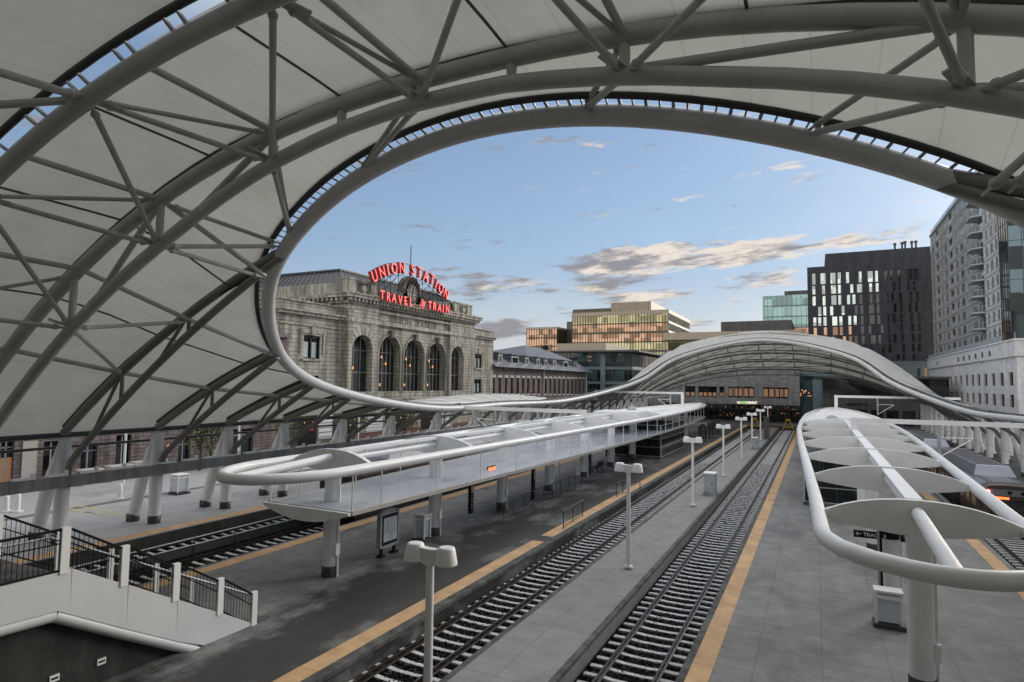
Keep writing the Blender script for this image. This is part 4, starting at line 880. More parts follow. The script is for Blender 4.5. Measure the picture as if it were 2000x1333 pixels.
# ------------------------------------------------------------------ trains
def train(xc, y0, ln, wdt, zr, label, lit, side_m):
    t = thing('passenger_train', label, 'train', (xc, y0, -.36)); hw = wdt/2; z0 = -.15
    def sec(y, k=1.0, dz=0): return [(xc-hw*k, y, z0), (xc-hw*k, y, zr-.62), (xc-hw*.94*k, y, zr-.28+dz), (xc-hw*.72*k, y, zr-.06+dz), (xc-hw*.3*k, y, zr+dz), (xc+hw*.3*k, y, zr+dz), (xc+hw*.72*k, y, zr-.06+dz), (xc+hw*.94*k, y, zr-.28+dz), (xc+hw*k, y, zr-.62), (xc+hw*k, y, z0)]
    cars = 2; cl_ = ln/cars
    for c in range(cars):
        a = y0+c*cl_+.15; b = a+cl_-.3
        S = [sec(a, .93, -.12), sec(a+.5, 1), sec(b-.4, 1), sec(b, .95, -.1)]
        for (lo, hi, m, nm) in ((0, 10, side_m, 'car_body'),):
            mb = MB(); vs = [v for q_ in S for v in q_]; mb.add(vs, [(i*10+k, i*10+k+1, (i+1)*10+k+1, (i+1)*10+k) for i in range(3) for k in range(9)]); mb.add(S[0], [tuple(range(10))]); mb.add(S[-1], [tuple(range(10))[::-1]]); car = mb.build(nm, m, t)
        mb = MB()
        for i in range(1):
            P = [[(x, y, z+.012) for x, y, z in sec(y, 1.004)[2:8]] for y in (a+.5, b-.4)]; vs = P[0]+P[1]; mb.add(vs, [(k, k+1, 6+k+1, 6+k) for k in range(5)])
        mb.build('roof_skin', TRAINR, car)
        mb = MB()
        for k in range(9): xx = xc-hw*.62+hw*1.24*k/8; mb.bar((xx, a+.6, zr+.0), (xx, b-.5, zr+.0), .03, .05)
        mb.build('roof_ribs', TRAINR, car)
        for q_ in range(1):
            pa = a+3.4; pb = pa+14
            if pb > b-1: break
            mb = MB(); w1, w2 = hw*.78, hw*.6; mb.hexa([(xc-w1, pa, zr-.02), (xc+w1, pa, zr-.02), (xc+w1, pb, zr-.02), (xc-w1, pb, zr-.02), (xc-w2, pa+.55, zr+.62), (xc+w2, pa+.55, zr+.62), (xc+w2, pb-.5, zr+.62), (xc-w2, pb-.5, zr+.62)])
            pod = mb.build('roof_pod', TRAINR, car); MB().hexa([(xc-w1*.98, pa-.03, zr+.0), (xc+w1*.98, pa-.03, zr+.0), (xc+w1*.98, pa+.02, zr), (xc-w1*.98, pa+.02, zr), (xc-w2, pa+.5, zr+.62), (xc+w2, pa+.5, zr+.62), (xc+w2, pa+.58, zr+.66), (xc-w2, pa+.58, zr+.66)]).build('pod_nose', TRAINP, pod); mb = MB()
            for k in range(9): mb.box((xc-w2*.85, pa+1.2+k*1.3, zr+.62), (xc+w2*.85, pa+2.1+k*1.3, zr+.64))
            mb.build('fan_grille', DARKSTEEL, pod)
        for s in (-1, 1):
            k = a+1.2
            while k < b-2:
                x0 = xc+s*hw*1.0; bx('window', (min(x0, x0+s*.012), k, zr-1.75), (max(x0, x0+s*.012), k+1.15, zr-.85), GLASSD, car); k += 1.75
            for dk in (.32, .68):
                yy = a+(b-a)*dk; bx('door', (min(x0, x0+s*.025), yy-.65, z0+.05), (max(x0, x0+s*.025), yy+.65, zr-.7), BLACK, car)
        bx('underframe', (xc-hw*.92, a+.6, -.5), (xc+hw*.92, b-.6, z0), BLACK, car); mb = MB()
        rr = random.Random(c)
        for k in range(34): yy = a+1+rr.random()*(cl_-2.5); xx = xc+hw*.93; mb.box((xx, yy, -.42+rr.random()*.2), (xx+.012, yy+rr.uniform(.05, .35), -.36+rr.random()*.2))
        mb.build('equipment_tags', GALV, car)
    f_ = y0+.14
    bx('windscreen', (xc-hw*.66, f_-.03, zr-1.75), (xc+hw*.66, f_, zr-.95), GLASSD, t); bx('hood_band', (xc-hw*.86, f_-.05, zr-.72), (xc+hw*.86, f_+.25, zr-.36), TRAINR, t)
    bx('bumper', (xc-hw*.8, f_-.3, -.4), (xc+hw*.8, f_, .05), BLACK, t)
    for s in (.02, .24):
        MB().tube([(xc+s*hw*2-.1, f_-.09, zr-.52), (xc+s*hw*2-.1, f_, zr-.52)], .11, 14).build('headlight', BLACK, t)
    for s in (-1, 1):
        o = MB().tube([(xc+s*hw*.74, f_-.1, zr-.5), (xc+s*hw*.74, f_-.04, zr-.5)], .085, 14).build('marker_lamp', LEDR if (lit and s < 0) else NEONS, t)
    if lit: bx('destination_display', (xc-hw*.62, f_-.045, zr-.93), (xc-hw*.05, f_-.032, zr-.79), LEDO, t)
    return t
train(-25.75, 28.6, 50, 3.0, 3.05, 'long train with a black lower side and silver roof parked behind the glass decked canopy', False, TRAINS)
train(10.2, 46.2, 44, 2.9, 2.42, 'dark silver train with a lit red lamp on its front corner at right', True, TRAINS)
# ------------------------------------------------------------------ stair enclosure at lower left
t = thing('stair_enclosure', 'pale panelled stair enclosure with black mesh railings at lower left', 'staircase', (-16.75, 11, 0))
XS = -16.75
def s_(x, y): p = px(x, y, X=XS); return (p.y, p.z)
top = [s_(-200, 1197), s_(126, 1116), s_(140, 1111), s_(250, 1143), s_(346, 1172), s_(434, 1199), s_(497, 1221)]; btm = [s_(-200, 1276), s_(112, 1194), s_(136, 1200), s_(247, 1229), s_(346, 1253), s_(400, 1266), s_(470, 1234)]
cut = [(0, 2), (2, 3), (3, 4), (4, 5), (5, 6)]
for i, (a, b) in enumerate(((0, 2), (2, 3), (3, 4), (4, 5), (5, 6))):
    poly = [(XS, y+(.02 if k == 0 else 0), z) for k, (y, z) in enumerate(top[a:b+1])]+[(XS, y, max(0.01, z)) for y, z in btm[a:b+1][::-1]]
    if i == 4: poly = [(XS, top[5][0]+.02, top[5][1]), (XS, top[6][0], .02), (XS, btm[6][0], .012), (XS, btm[5][0], .02)]
    MB().prism(poly, (-.12, 0, 0)).build('parapet_panel', PARAPET, t)
Bp = [(XS-.16, y, z-.12) for y, z in btm[:6]]
MB().tube([Bp[0], Bp[1]], .17, 12).tube(Bp[1:], .17, 12).build('soffit_roll', PARAPET, t)
wl_ = [(XS-.3, btm[0][0], .0)]+[(XS-.3, y, max(.02, z-.1)) for y, z in btm[:6]]+[(XS-.3, btm[5][0]+1, 0)]
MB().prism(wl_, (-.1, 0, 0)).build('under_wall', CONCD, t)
for a, b in ((198, 1292), (106, 1325)):
    p = px(a, b, X=XS-.29); l_ = bx('wall_light', (XS-.30, p.y-.11, p.z-.08), (XS-.27, p.y+.11, p.z+.08), WHITE_B, t); bx('slot', (XS-.27, p.y-.08, p.z-.025), (XS-.265, p.y+.08, p.z+.025), BLACK, l_)
bx('curb', (XS-.28, 5, 0), (XS-.02, 15.6, .06), CONCB, t)
posts = [(130, 1030, 1116), (246, 1066, 1141), (346, 1101, 1170), (432, 1130, 1197), (498, 1156, 1221)]
pp = []
for x, yt, yb in posts:
    a, b = px(x, yt, X=XS), px(x, yb+3, X=XS); pp.append((a.y, b.z, a.z)); bx('railing_post', (XS-.10, a.y-.10, b.z), (XS+.03, a.y+.10, a.z), WHITE_B, t)
def mesh_rail(x, y0, zb0, zt0, y1, zb1, zt1):
    mb = MB(); mb.bar((x, y0, zt0), (x, y1, zt1), .06, .06); mb.bar((x, y0, zb0+.08), (x, y1, zb1+.08), .04, .04); mb.bar((x, y0, (zb0+zt0)/2+.2), (x, y1, (zb1+zt1)/2+.2), .03, .03)
    nn = max(3, int(abs(y1-y0)/.11))
    for k in range(nn+1): f = k/nn; y = y0+(y1-y0)*f; mb.tube([(x, y, zb0+(zb1-zb0)*f+.08), (x, y, zt0+(zt1-zt0)*f)], .009, 4)
    mb.build('mesh_railing', BLACK, t)
for a, b in zip(pp, pp[1:]): mesh_rail(XS-.05, a[0]+.1, a[1], a[2]-.05, b[0]-.1, b[1], b[2]-.05)
zl = pp[0][1]; ztl = pp[0][2]
mesh_rail(XS-.05, 3.5, zl, ztl-.05, pp[0][0]-.1, zl, ztl-.05)
XB = -19.9
for a, b in zip(pp, pp[1:]): mesh_rail(XB, a[0]+.05, a[1], a[2]-.05, b[0]-.05, b[1], b[2]-.05)
mesh_rail(XB, 3.5, zl, ztl-.05, pp[0][0], zl, ztl-.05)
for a in pp: bx('railing_post', (XB-.06, a[0]-.07, max(0, a[1]-.6)), (XB+.06, a[0]+.07, a[2]), WHITE_B, t)
mb = MB(); mb.box((XB, 3.0, zl-.35), (XS-.13, pp[0][0], zl-.05)); mb.build('landing', CONCB, t); mb = MB(); nst = 22; ya, yb = pp[0][0], 14.9
for k in range(nst): mb.box((XB, ya+(yb-ya)*k/nst, max(0, (zl-.1)*(1-(k+1)/nst)-.3)), (XS-.13, ya+(yb-ya)*(k+1)/nst, (zl-.1)*(1-(k+1)/nst)))
mb.build('steps', CONCB, t); MB().prism([(XB-.02, 3.0, zl-.05), (XB-.02, ya, zl-.05), (XB-.02, yb, .02), (XB-.02, ya+2, .02), (XB-.02, 3.0, .02)], (-.12, 0, 0)).build('parapet_panel', PARAPET, t)
MB().tube([(XS-.3, 3.5, ztl-.25), (XS-.3, pp[0][0]-.2, ztl-.25), (XS-.3, pp[-1][0], .95)], .035, 8).build('hand_bar', GALV, t)
# ------------------------------------------------------------------ the station building
XF = -56.0
def yz(x, y, X=XF): p = px(x, y, X=X); return p.y, p.z
def Yp(x, y=700, X=XF): return px(x, y, X=X).y
def Zp(y, x=690, X=XF): return px(x, y, X=X).z
st = thing('station_building', 'grand pale limestone station with tall arched windows and a black roof', 'building', (XF, 80, 0))
Y0, Y1, Y2, Y3 = 52.6, 63.3, 96.9, 106.0
zA, zC1, zC0, zB1, zB0 = Zp(546), Zp(577), Zp(590), Zp(621), Zp(629)
zSill = Zp(766, 690)
wallm = MB()
def arch_bay(mb, X, ya, yb, za, zb, o0, o1, zs0, ztop, dep, nseg=14):
    r = (o1-o0)/2; yc = (o0+o1)/2; zsp = ztop-r
    mb.quad((X, ya, za), (X, o0, za), (X, o0, zb), (X, ya, zb)); mb.quad((X, o1, za), (X, yb, za), (X, yb, zb), (X, o1, zb)); mb.quad((X, o0, za), (X, o1, za), (X, o1, zs0), (X, o0, zs0))
    A = [(yc-r*cos(pi*k/nseg), zsp+r*sin(pi*k/nseg)) for k in range(nseg+1)]
    for (a, b), (c, d) in zip(A, A[1:]): mb.quad((X, a, b), (X, c, d), (X, c, zb), (X, a, zb))
    B = [(o0, zs0)]+A+[(o1, zs0)]
    for (a, b), (c, d) in zip(B, B[1:]+B[:1]): mb.quad((X, a, b), (X, c, d), (X-dep, c, d), (X-dep, a, b))
    return B
def arched_window(B, X, dep, nm):
    g = MB(); g.add([(X-dep+.02, a, b) for a, b in B], [tuple(range(len(B)))]); w_ = g.build('arched_window', GLASSD, st)
    y0, y1 = B[0][0], B[-1][0]; m = MB(); r = (y1-y0)/2; yc = (y0+y1)/2; zsp = B[1][1]
    for k in range(1, nm):
        y = y0+(y1-y0)*k/nm; zt = zsp+sqrt(max(0, r*r-(y-yc)**2)); m.box((X-dep+.02, y-.07, B[0][1]), (X-dep+.16, y+.07, zt-.02))
    z = B[0][1]+2.6; m.box((X-dep+.02, y0, z), (X-dep+.14, y1, z+.14)); m.box((X-dep+.02, y0, zsp), (X-dep+.13, y1, zsp+.1)); m.build('mullions', mat('pale window mullion', (.16, .16, .15), .6), w_)
    return w_
doors = [(687.5, 727.5, 655, 766, .35, -1), (740, 781, 657, 766, 0, 0), (788, 828, 664, 767, 0, 0), (834, 870, 670, 767, 0, 0), (882, 906, 677, 767, .35, 1)]
edges = [Y1, Yp(735), Yp(785), Yp(831), Yp(876), Y2]
for i, (xa, xb, yt, yb_, proud, side) in enumerate(doors):
    X = XF+proud; o0, o1 = Yp(xa, 700, X), Yp(xb, 700, X); zt = px((xa+xb)/2, yt, X=X).z; dep = 1.15
    B = arch_bay(wallm, X, edges[i], edges[i+1], zSill-1.0, zB0, o0, o1, zSill, zt, dep)
    w_ = arched_window(B, X, dep, 5 if side == 0 else 3)
    r = (o1-o0)/2; yc = (o0+o1)/2; zsp = zt-r
    if side == 0:      # moulded archivolt with a keystone bracket
        am = MB(); am.tube([(X+.05, yc-(r+.12)*cos(pi*k/18), zsp+(r+.12)*sin(pi*k/18)) for k in range(19)], .16, 6); am.tube([(X+.03, o0-.12, zSill), (X+.03, o0-.12, zsp)], .14, 6); am.tube([(X+.03, o1+.12, zSill), (X+.03, o1+.12, zsp)], .14, 6)
        am.build('archivolt', STONE_T, st); MB().hexa([(X, yc-.3, zt-.25), (X+.45, yc-.25, zt-.2), (X+.45, yc+.25, zt-.2), (X, yc+.3, zt-.25), (X, yc-.42, zt+.85), (X+.6, yc-.36, zt+.8), (X+.6, yc+.36, zt+.8), (X, yc+.42, zt+.85)]).build('keystone', mat('sooty carved stone', (.12, .11, .10), .9, 0, .4, 3, .3), st)
    else:              # radiating voussoirs
        vm = MB()
        for k in range(-2, 3): a = pi/2+k*.3; vm.hexa([(X+.06+j*0, yc+(r+.05)*cos(a+da), zsp+(r+.05)*sin(a+da)) if q_ == 0 else (X+.06, yc+(r+1.5-.18*abs(k))*cos(a+da*1.3), zsp+(r+1.5-.18*abs(k))*sin(a+da*1.3)) for j in (0,) for q_, da in ((0, -.11), (0, .11), (1, .11), (1, -.11))]+[(X-.02, yc+(r+.05)*cos(a-.11), zsp+(r+.05)*sin(a-.11)), (X-.02, yc+(r+.05)*cos(a+.11), zsp+(r+.05)*sin(a+.11)), (X-.02, yc+(r+1.5-.18*abs(k))*cos(a+.14), zsp+(r+1.5-.18*abs(k))*sin(a+.14)), (X-.02, yc+(r+1.5-.18*abs(k))*cos(a-.14), zsp+(r+1.5-.18*abs(k))*sin(a-.14))])
        vm.build('voussoirs', STONE_T, st)
    for k, (fy, fz) in enumerate([(.35, .62), (.55, .50), (.3, .12)] if side == 0 else [(.3, .42)]):
        y = o0+(o1-o0)*fy; z = zSill+(zt-zSill)*fz; MB().lathe((X-dep+.25, y, z), [(.02, -.22), (.10, -.12), (.10, .12), (.02, .22)], 8).build('hall_lamp', WARM, w_)
for i, y in enumerate(edges): 
    if i in (1, 4): wallm.box((XF-.2, y-.12, zSill-1), (XF+.36, y+.12, zC0))
wallm.box((XF-1.5, Y1, 0), (XF+.55, Y2, zSill-1.0)); wallm.box((XF-1.3, Y1, zB0), (XF+.02, Y2, zC0)); wallm.box((XF-1.29, Y1+.01, zB0+.01), (XF+.37, edges[1], zC0-.01)); wallm.box((XF-1.29, edges[4], zB0+.01), (XF+.37, Y2-.01, zC0-.01))
wallm.box((-92, Y1, 0), (XF-1.35, Y1+.8, zC0)); wallm.box((-92, Y2-.8, 0), (XF-1.35, Y2, zC0)); wallm.box((XF-1.4, Y1, zSill-1), (XF-.9, Y1+.3, zB0))
for s0, s1 in ((Y1-.02, Y1+.3), (Y2-.3, Y2+.02)): wallm.box((XF-1.3, s0, 0), (XF+.36, s1, zC0-.02))
wallm.build('main_wall', STONE, st)
cm = MB()      # string courses, cornice, attic
cm.box((XF-.9, Y1-.15, zB0), (XF+.5, Y2+.15, zB1)); cm.box((XF-.9, Y1-.1, Zp(604)), (XF+.46, Y2+.1, Zp(600)))
zz = (zC0+zC1)/2; cm.box((XF-3, Y1-1.0, zz+.02), (XF+1.35, Y2+1.0, zC1)); cm.box((XF-3, Y1-1.15, zC1), (XF+1.5, Y2+1.15, zC1+.18)); cm.box((XF-3, Y1-.35, zC0-.25), (XF+.6, Y2+.35, zC0+.02)); cm.box((-90, Y1-.8, zz+.02), (XF-3, Y1+.5, zC1)); cm.build('cornice', STONE_T, st)
k = Y1-.7
while k < Y2+.7: bx('modillion', (XF+.5, k, zC0+.02), (XF+1.2, k+.34, zz+.02), STONE_T, st); k += .78
for k in range(10): bx('modillion', (XF-.6-k*.8, Y1-.85, zC0+.02), (XF-.26-k*.8, Y1-.1, zz+.02), STONE_T, st)
bm_ = MB(); k = Y1-.9
while k < Y2+1: bm_.hexa([(XF+1.2, k, zC1+.18), (XF+1.4, k, zC1+.18), (XF+1.4, k+.3, zC1+.18), (XF+1.2, k+.3, zC1+.18), (XF+1.28, k+.12, zC1+.5), (XF+1.32, k+.12, zC1+.5), (XF+1.32, k+.18, zC1+.5), (XF+1.28, k+.18, zC1+.5)]); k += 1.3
bm_.build('cresting', STONE_T, st)
am = MB(); am.box((-90, Y1+.6, zC1-.1), (XF-.6, Y2-.6, zA-.35))
for a, b in ((Y1+.3, Y1+6.2), (Y2-6.2, Y2-.3)): am.box((XF-1.5, a, zC1), (XF-.1, b, zA)); am.box((XF-1.6, a-.1, zA), (XF+.02, b+.1, zA+.25))
am.build('attic', STONE_T, st); bx('backdrop_panel', (XF-.58, Y1+6.4, zC1+.2), (XF-.5, Y2-6.4, zA-.2), BLACK, st)  # black sheet between the attic blocks, behind the lower letters
for yc in (Y1+3.4, Y2-3.3):
    zc = (zC1+zA)/2+.1; pn = bx('medallion_panel', (XF-.1, yc-1.35, zc-.75), (XF-.04, yc+1.35, zc+.75), mat('weathered relief', (.07, .068, .062), .9, 0, .5, 4, .5), st)
    MB().lathe((0, 0, 0), [(.55, 0)]*2, 16) if False else None
    md = MB(); md.add([(XF-.03, yc+.5*cos(a*pi/10), zc+.5*sin(a*pi/10)) for a in range(20)]+[(XF+.05, yc+.3*cos(a*pi/10), zc+.3*sin(a*pi/10)) for a in range(20)], [(a, (a+1) % 20, 20+(a+1) % 20, 20+a) for a in range(20)]+[tuple(range(20, 40))]); md.build('medallion', STONE_T, pn)
# black seamed mansard roof
zr0, zr1 = zA-.45, px(668, 527, X=-60.5).z; R0 = [(-57.6, Y1+.9), (-57.6, Y2-.9), (-90, Y2-.9), (-90, Y1+.9)]; R1 = [(-61.2, Y1+4.2), (-61.2, Y2-4.2), (-87, Y2-4.2), (-87, Y1+4.2)]
rm = MB(); rm.add([(x, y, zr0) for x, y in R0]+[(x, y, zr1) for x, y in R1], [(0, 1, 5, 4), (1, 2, 6, 5), (2, 3, 7, 6), (3, 0, 4, 7), (4, 5, 6, 7)]); rf = rm.build('roof', ROOFM, st)
sm_ = MB()
for k in range(34): t_ = k/33; y = Y1+.9+(Y2-Y1-1.8)*t_; yb2 = Y1+4.2+(Y2-Y1-8.4)*t_; sm_.bar((-57.58, y, zr0), (-61.18, yb2, zr1+.03), .09, .12, (0, 0, 1))
for k in range(34): t_ = k/33; x = -57.6-32.4*t_; xb = -61.2-25.8*t_; sm_.bar((x, Y1+.88, zr0), (xb, Y1+4.18, zr1+.03), .09, .12, (0, 0, 1))
sm_.build('standing_seams', SLATE, rf)
MB().box((-87.2, Y1+4.0, zr1-.02), (-61.0, Y1+4.4, zr1+.22)).box((-61.4, Y1+4.42, zr1-.02), (-61.0, Y2-4.2, zr1+.22)).build('roof_curb', ROOFM, rf)
# carved name
pa, pb = px(764, 627, X=XF+.03), px(802, 634, X=XF+.03); pc, pd = px(811, 634, X=XF+.03), px(851, 641, X=XF+.03); zt_ = (zB1+Zp(604))/2-.5
NAMEM = mat('carved letter shadow stone', (.10, .098, .09), .9)
text(MB(), 'UNION', 1.25, (XF+.03, (pa.y+pb.y)/2, zt_), (0, 1, 0), (0, 0, 1), .04, .0, (pb.y-pa.y)/3.9).build('carved_word', NAMEM, st); text(MB(), 'STATION', 1.25, (XF+.03, (pc.y+pd.y)/2, zt_), (0, 1, 0), (0, 0, 1), .04, .0, (pd.y-pc.y)/5.0).build('carved_word', NAMEM, st)
# clock under an arched stone hood
pc = px(806, 572, X=XF-.4); cy_, cz_ = pc.y, pc.z
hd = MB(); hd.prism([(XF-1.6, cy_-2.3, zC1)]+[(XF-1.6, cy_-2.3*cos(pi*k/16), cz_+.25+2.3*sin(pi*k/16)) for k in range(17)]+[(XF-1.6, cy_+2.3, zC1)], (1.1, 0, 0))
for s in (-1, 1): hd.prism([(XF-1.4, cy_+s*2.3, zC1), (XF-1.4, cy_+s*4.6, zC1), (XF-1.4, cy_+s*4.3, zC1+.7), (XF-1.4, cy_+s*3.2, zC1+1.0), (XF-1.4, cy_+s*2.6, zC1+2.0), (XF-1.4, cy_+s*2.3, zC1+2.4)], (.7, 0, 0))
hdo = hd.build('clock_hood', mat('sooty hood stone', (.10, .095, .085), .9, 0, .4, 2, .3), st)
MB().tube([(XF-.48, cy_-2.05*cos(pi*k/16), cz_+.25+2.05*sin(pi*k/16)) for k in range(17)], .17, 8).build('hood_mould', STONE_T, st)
ck = MB(); ck.add([(XF-.44, cy_+1.45*cos(a*pi/16), cz_+1.45*sin(a*pi/16)) for a in range(32)], [tuple(range(32))]); cko = ck.build('clock_face', CLOCKF, st)
MB().tube([(XF-.42, cy_+1.55*cos(a*pi/16), cz_+1.55*sin(a*pi/16)) for a in range(32)], .14, 8, True).build('clock_rim', BLACK, cko)
tk = MB()
for a in range(12): tk.bar((XF-.41, cy_+.85*cos(a*pi/6), cz_+.85*sin(a*pi/6)), (XF-.41, cy_+1.3*cos(a*pi/6), cz_+1.3*sin(a*pi/6)), .04, .16, (1, 0, 0))
tk.build('numerals', GOLD, cko); MB().bar((XF-.39, cy_, cz_), (XF-.39, cy_+.25, cz_+.75), .04, .12, (1, 0, 0)).bar((XF-.37, cy_, cz_), (XF-.37, cy_-.1, cz_-1.05), .04, .09, (1, 0, 0)).build('clock_hands', BLACK, cko)
MB().tube([(XF-2, Yp(802, 520, XF-2), zA), (XF-2, Yp(802, 520, XF-2), px(802, 479, X=XF-2).z)], .07, 6).build('flag_mast', BLACK, st)
# side pavilions
def pavilion(ya, yb, X, ztop_px, wins, xr):
    zt = px(*ztop_px, X=X).z; zc = zt-1.55; holes = [(a, b, c, d) for a, b, c, d in wins]
    mb = MB(); wall_grid(mb, frX(X), ya, yb, 0, zt, holes, .35); mb.quad((X, ya, 0), (-90, ya, 0), (-90, ya, zt), (X, ya, zt)); mb.quad((X, yb, 0), (-90, yb, 0), (-90, yb, zt), (X, yb, zt)); mb.quad((X, ya, zt), (X, yb, zt), (-90, yb, zt), (-90, ya, zt)); mb.build('pavilion_wall', STONE, st)
    cm = MB(); cm.box((-90, ya-.35, zc-.1), (X+.45, yb+.2, zc+.28)); cm.box((-90, ya-.6, zc+.28), (X+.75, yb+.35, zc+.48)); cm.box((-90, ya-.15, zt-.02), (X+.2, yb+.1, zt+.16)); cm.box((-90, ya-.1, zc-1.35), (X+.1, yb+.05, zc-1.15)); cm.build('pavilion_cornice', STONE_T, st)
    for a, b, c, d in wins:
        w_ = bx('window', (X-.36, a, c), (X-.33, b, d), GLASSD, st)
        fm = MB(); fm.box((X-.33, a, d-.28), (X-.18, b, d)); fm.box((X-.33, a, c), (X-.18, a+.1, d)); fm.box((X-.33, b-.1, c), (X-.18, b, d)); fm.box((X-.33, (a+b)/2-.12, c), (X-.18, (a+b)/2+.12, d)); fm.box((X-.33, a, c), (X-.18, b, c+.12)); fm.build('frame', BLACK, w_)
        for s in (0, 1): bx('curtain', (X-.335, a+.12+s*(b-a)/2, c+.15), (X-.325, a+(b-a)*.38+s*(b-a)/2, d-.8), CURTAIN, w_)
        if c > 9:
            sm = MB(); sm.box((X, a-.75, d+.25), (X+.12, b+.75, d+.75)); sm.box((X, a-.75, c+.6), (X+.1, a-.4, d+.25)); sm.box((X, b+.4, c+.6), (X+.1, b+.75, d+.25)); sm.box((X, a-.3, c-.3), (X+.25, b+.3, c)); sm.box((X, (a+b)/2-.3, d+.05), (X+.3, (a+b)/2+.3, d+1.1)); sm.build('surround', STONE_T, w_)
XP = XF-.6
def wn(xa, xb, yt, yb): return (Yp(xa, (yt+yb)/2, XP), Yp(xb, (yt+yb)/2, XP), px((xa+xb)/2, yb, X=XP).z, px((xa+xb)/2, yt, X=XP).z)
pavilion(Y0, Y1, XP, (556, 584), [wn(593, 625, 656, 701), wn(603, 622, 734, 768)], 0)
pavilion(Y2, Y3, XP, (945, 646), [wn(928, 941, 692, 719), wn(926, 940, 741, 768)], 1)
# ground floor fronts under the hall roof
for xa, xb, yt, yb, m, nm in ((585, 618, 812, 880, BLACK, 'entrance_door'), (622, 648, 812, 858, LIMEW, 'louvre_panel'), (665, 700, 808, 850, BLACK, 'entrance_door'), (714, 746, 815, 845, LIMEW, 'louvre_panel'), (752, 790, 806, 845, BLACK, 'entrance_door'), (822, 858, 805, 840, BLACK, 'entrance_door'), (862, 880, 808, 836, LIMEW, 'louvre_panel')):
    X = XF+.56 if xa > 628 else XF+.56
    a, b = Yp(xa, 840, X), Yp(xb, 840, X); z0, z1 = max(0, px(xa, yb, X=X).z), px(xa, yt, X=X).z
    o = bx(nm, (X-.05, a, z0), (X+.06, b, z1), m, st)
    if nm == 'louvre_panel':
        mb = MB()
        for k in range(5): mb.box((X+.06, a, z0+(z1-z0)*(k+.3)/5), (X+.1, b, z0+(z1-z0)*(k+.42)/5))
        mb.build('louvre_gaps', DARKSTEEL, o)
    else:
        for q_ in range(3): MB().lathe((X+.1, a+(b-a)*(.25+.25*q_), z1-.9-.7*(q_ % 2)), [(.02, -.1), (.1, 0), (.02, .1)], 8).build('door_lamp', WARM, o)
bx('red_base', (XF+.55, Y1, 0), (XF+.6, Y2, .9), REDBASE, st)
p = px(603, 838, X=XF+.7); o = thing('neon_door_sign', 'small red neon sign glowing over the dark station door at left', 'neon sign', p); mb = MB()
for k in range(3): mb.tube([(p.x, p.y-.5+.4*k, p.z-.25), (p.x, p.y-.35+.4*k, p.z+.25), (p.x, p.y-.2+.4*k, p.z-.25)], .04, 5)
mb.build('neon_tube', NEON, o); bx('backing', (p.x-.1, p.y-.8, p.z-.4), (p.x-.05, p.y+.8, p.z+.4), BLACK, o)
# the big roof sign
XS2 = XF+.9
sg = thing('neon_roof_sign', 'red arched UNION STATION and TRAVEL by TRAIN letters on an open roof frame', 'neon sign', (XS2, 80, zC1))
arc = [('U', 729, 540), ('N', 744, 532), ('I', 755, 528), ('O', 767.5, 525), ('N', 783, 524), ('S', 804, 528), ('T', 817.5, 532.5), ('A', 829.5, 540), ('T', 842, 546), ('I', 850, 555), ('O', 859, 564), ('N', 869, 575)]
PA = [yz(x, y, XS2) for _, x, y in arc]; yL, yR = PA[0][0], PA[-1][0]
for i, (ch, _, _) in enumerate(arc):
    (ya, za), (yb, zb) = PA[max(0, i-1)], PA[min(len(PA)-1, i+1)]; an = atan2(zb-za, yb-ya)*.92; y, z = PA[i]
    u, v = Vector((0, cos(an), sin(an))), Vector((0, -sin(an), cos(an)))
    org = Vector((XS2, y, z))-v*.78
    lo = text(MB(), ch, 2.3, org, u, v, .5, .05, .82).build('sign_letter', NEONS, sg)
    text(MB(), ch, 2.3, org+Vector((.27, 0, 0)), u, v, .05, -.012, .82).build('neon_face', NEON, lo)
low = [('T', 745, 576), ('R', 757, 580), ('A', 768, 582.5), ('V', 780, 586), ('E', 790.6, 587.5), ('L', 801, 590), ('T', 838, 596.5), ('R', 847, 598.5), ('A', 857, 601.5), ('I', 864, 602.5), ('N', 872.5, 604)]
X3 = XS2+1.0
for ch, x, y in low:
    y_, z_ = yz(x, y, X3); lo = text(MB(), ch, 1.75, (X3, y_, z_-.62), (0, 1, 0), (0, 0, 1), .3, .045, .85).build('sign_letter', NEONS, sg)
    text(MB(), ch, 1.75, (X3+.17, y_, z_-.62), (0, 1, 0), (0, 0, 1), .05, .02, .85).build('neon_face', NEON, lo)
y_, z_ = yz(825, 594, X3); mb = MB(); text(mb, 'by', 1.55, (X3+.1, y_, z_-.35), (0, 1, .1), (0, .2, 1), .2, .03, .62); mb.build('script_word', NEON, sg)
fm = MB()
def lat(o): return [(XS2-.35, y, z+o) for y, z in PA]
for o in (-1.0, .85): 
    P = lat(o); fm.tube(P, .05, 5)
for i, (y, z) in enumerate(PA):
    fm.tube([(XS2-.4, y, z-1.0), (XS2-.4, y, z+.85)], .035, 5); fm.tube([(XS2-.4, y, z-1), (XS2-.4, y+.2, zC1+.1)], .05, 5); fm.tube([(XS2-.4, y, z-1), (XS2-3.5, y, zA-.4)], .045, 5)
    if i: ya, za = PA[i-1]; fm.tube([(XS2-.4, ya, za-1), (XS2-.4, y, (z+zC1)/2)], .03, 4); fm.tube([(XS2-.4, y, z-1), (XS2-.4, ya, (za+zC1)/2)], .03, 4)
for zz in (zC1+.5, zC1+1.9): fm.tube([(X3-.2, yL-.5, zz), (X3-.2, yR+.5, zz)], .05, 5)
fm.build('sign_frame', BLACK, sg)
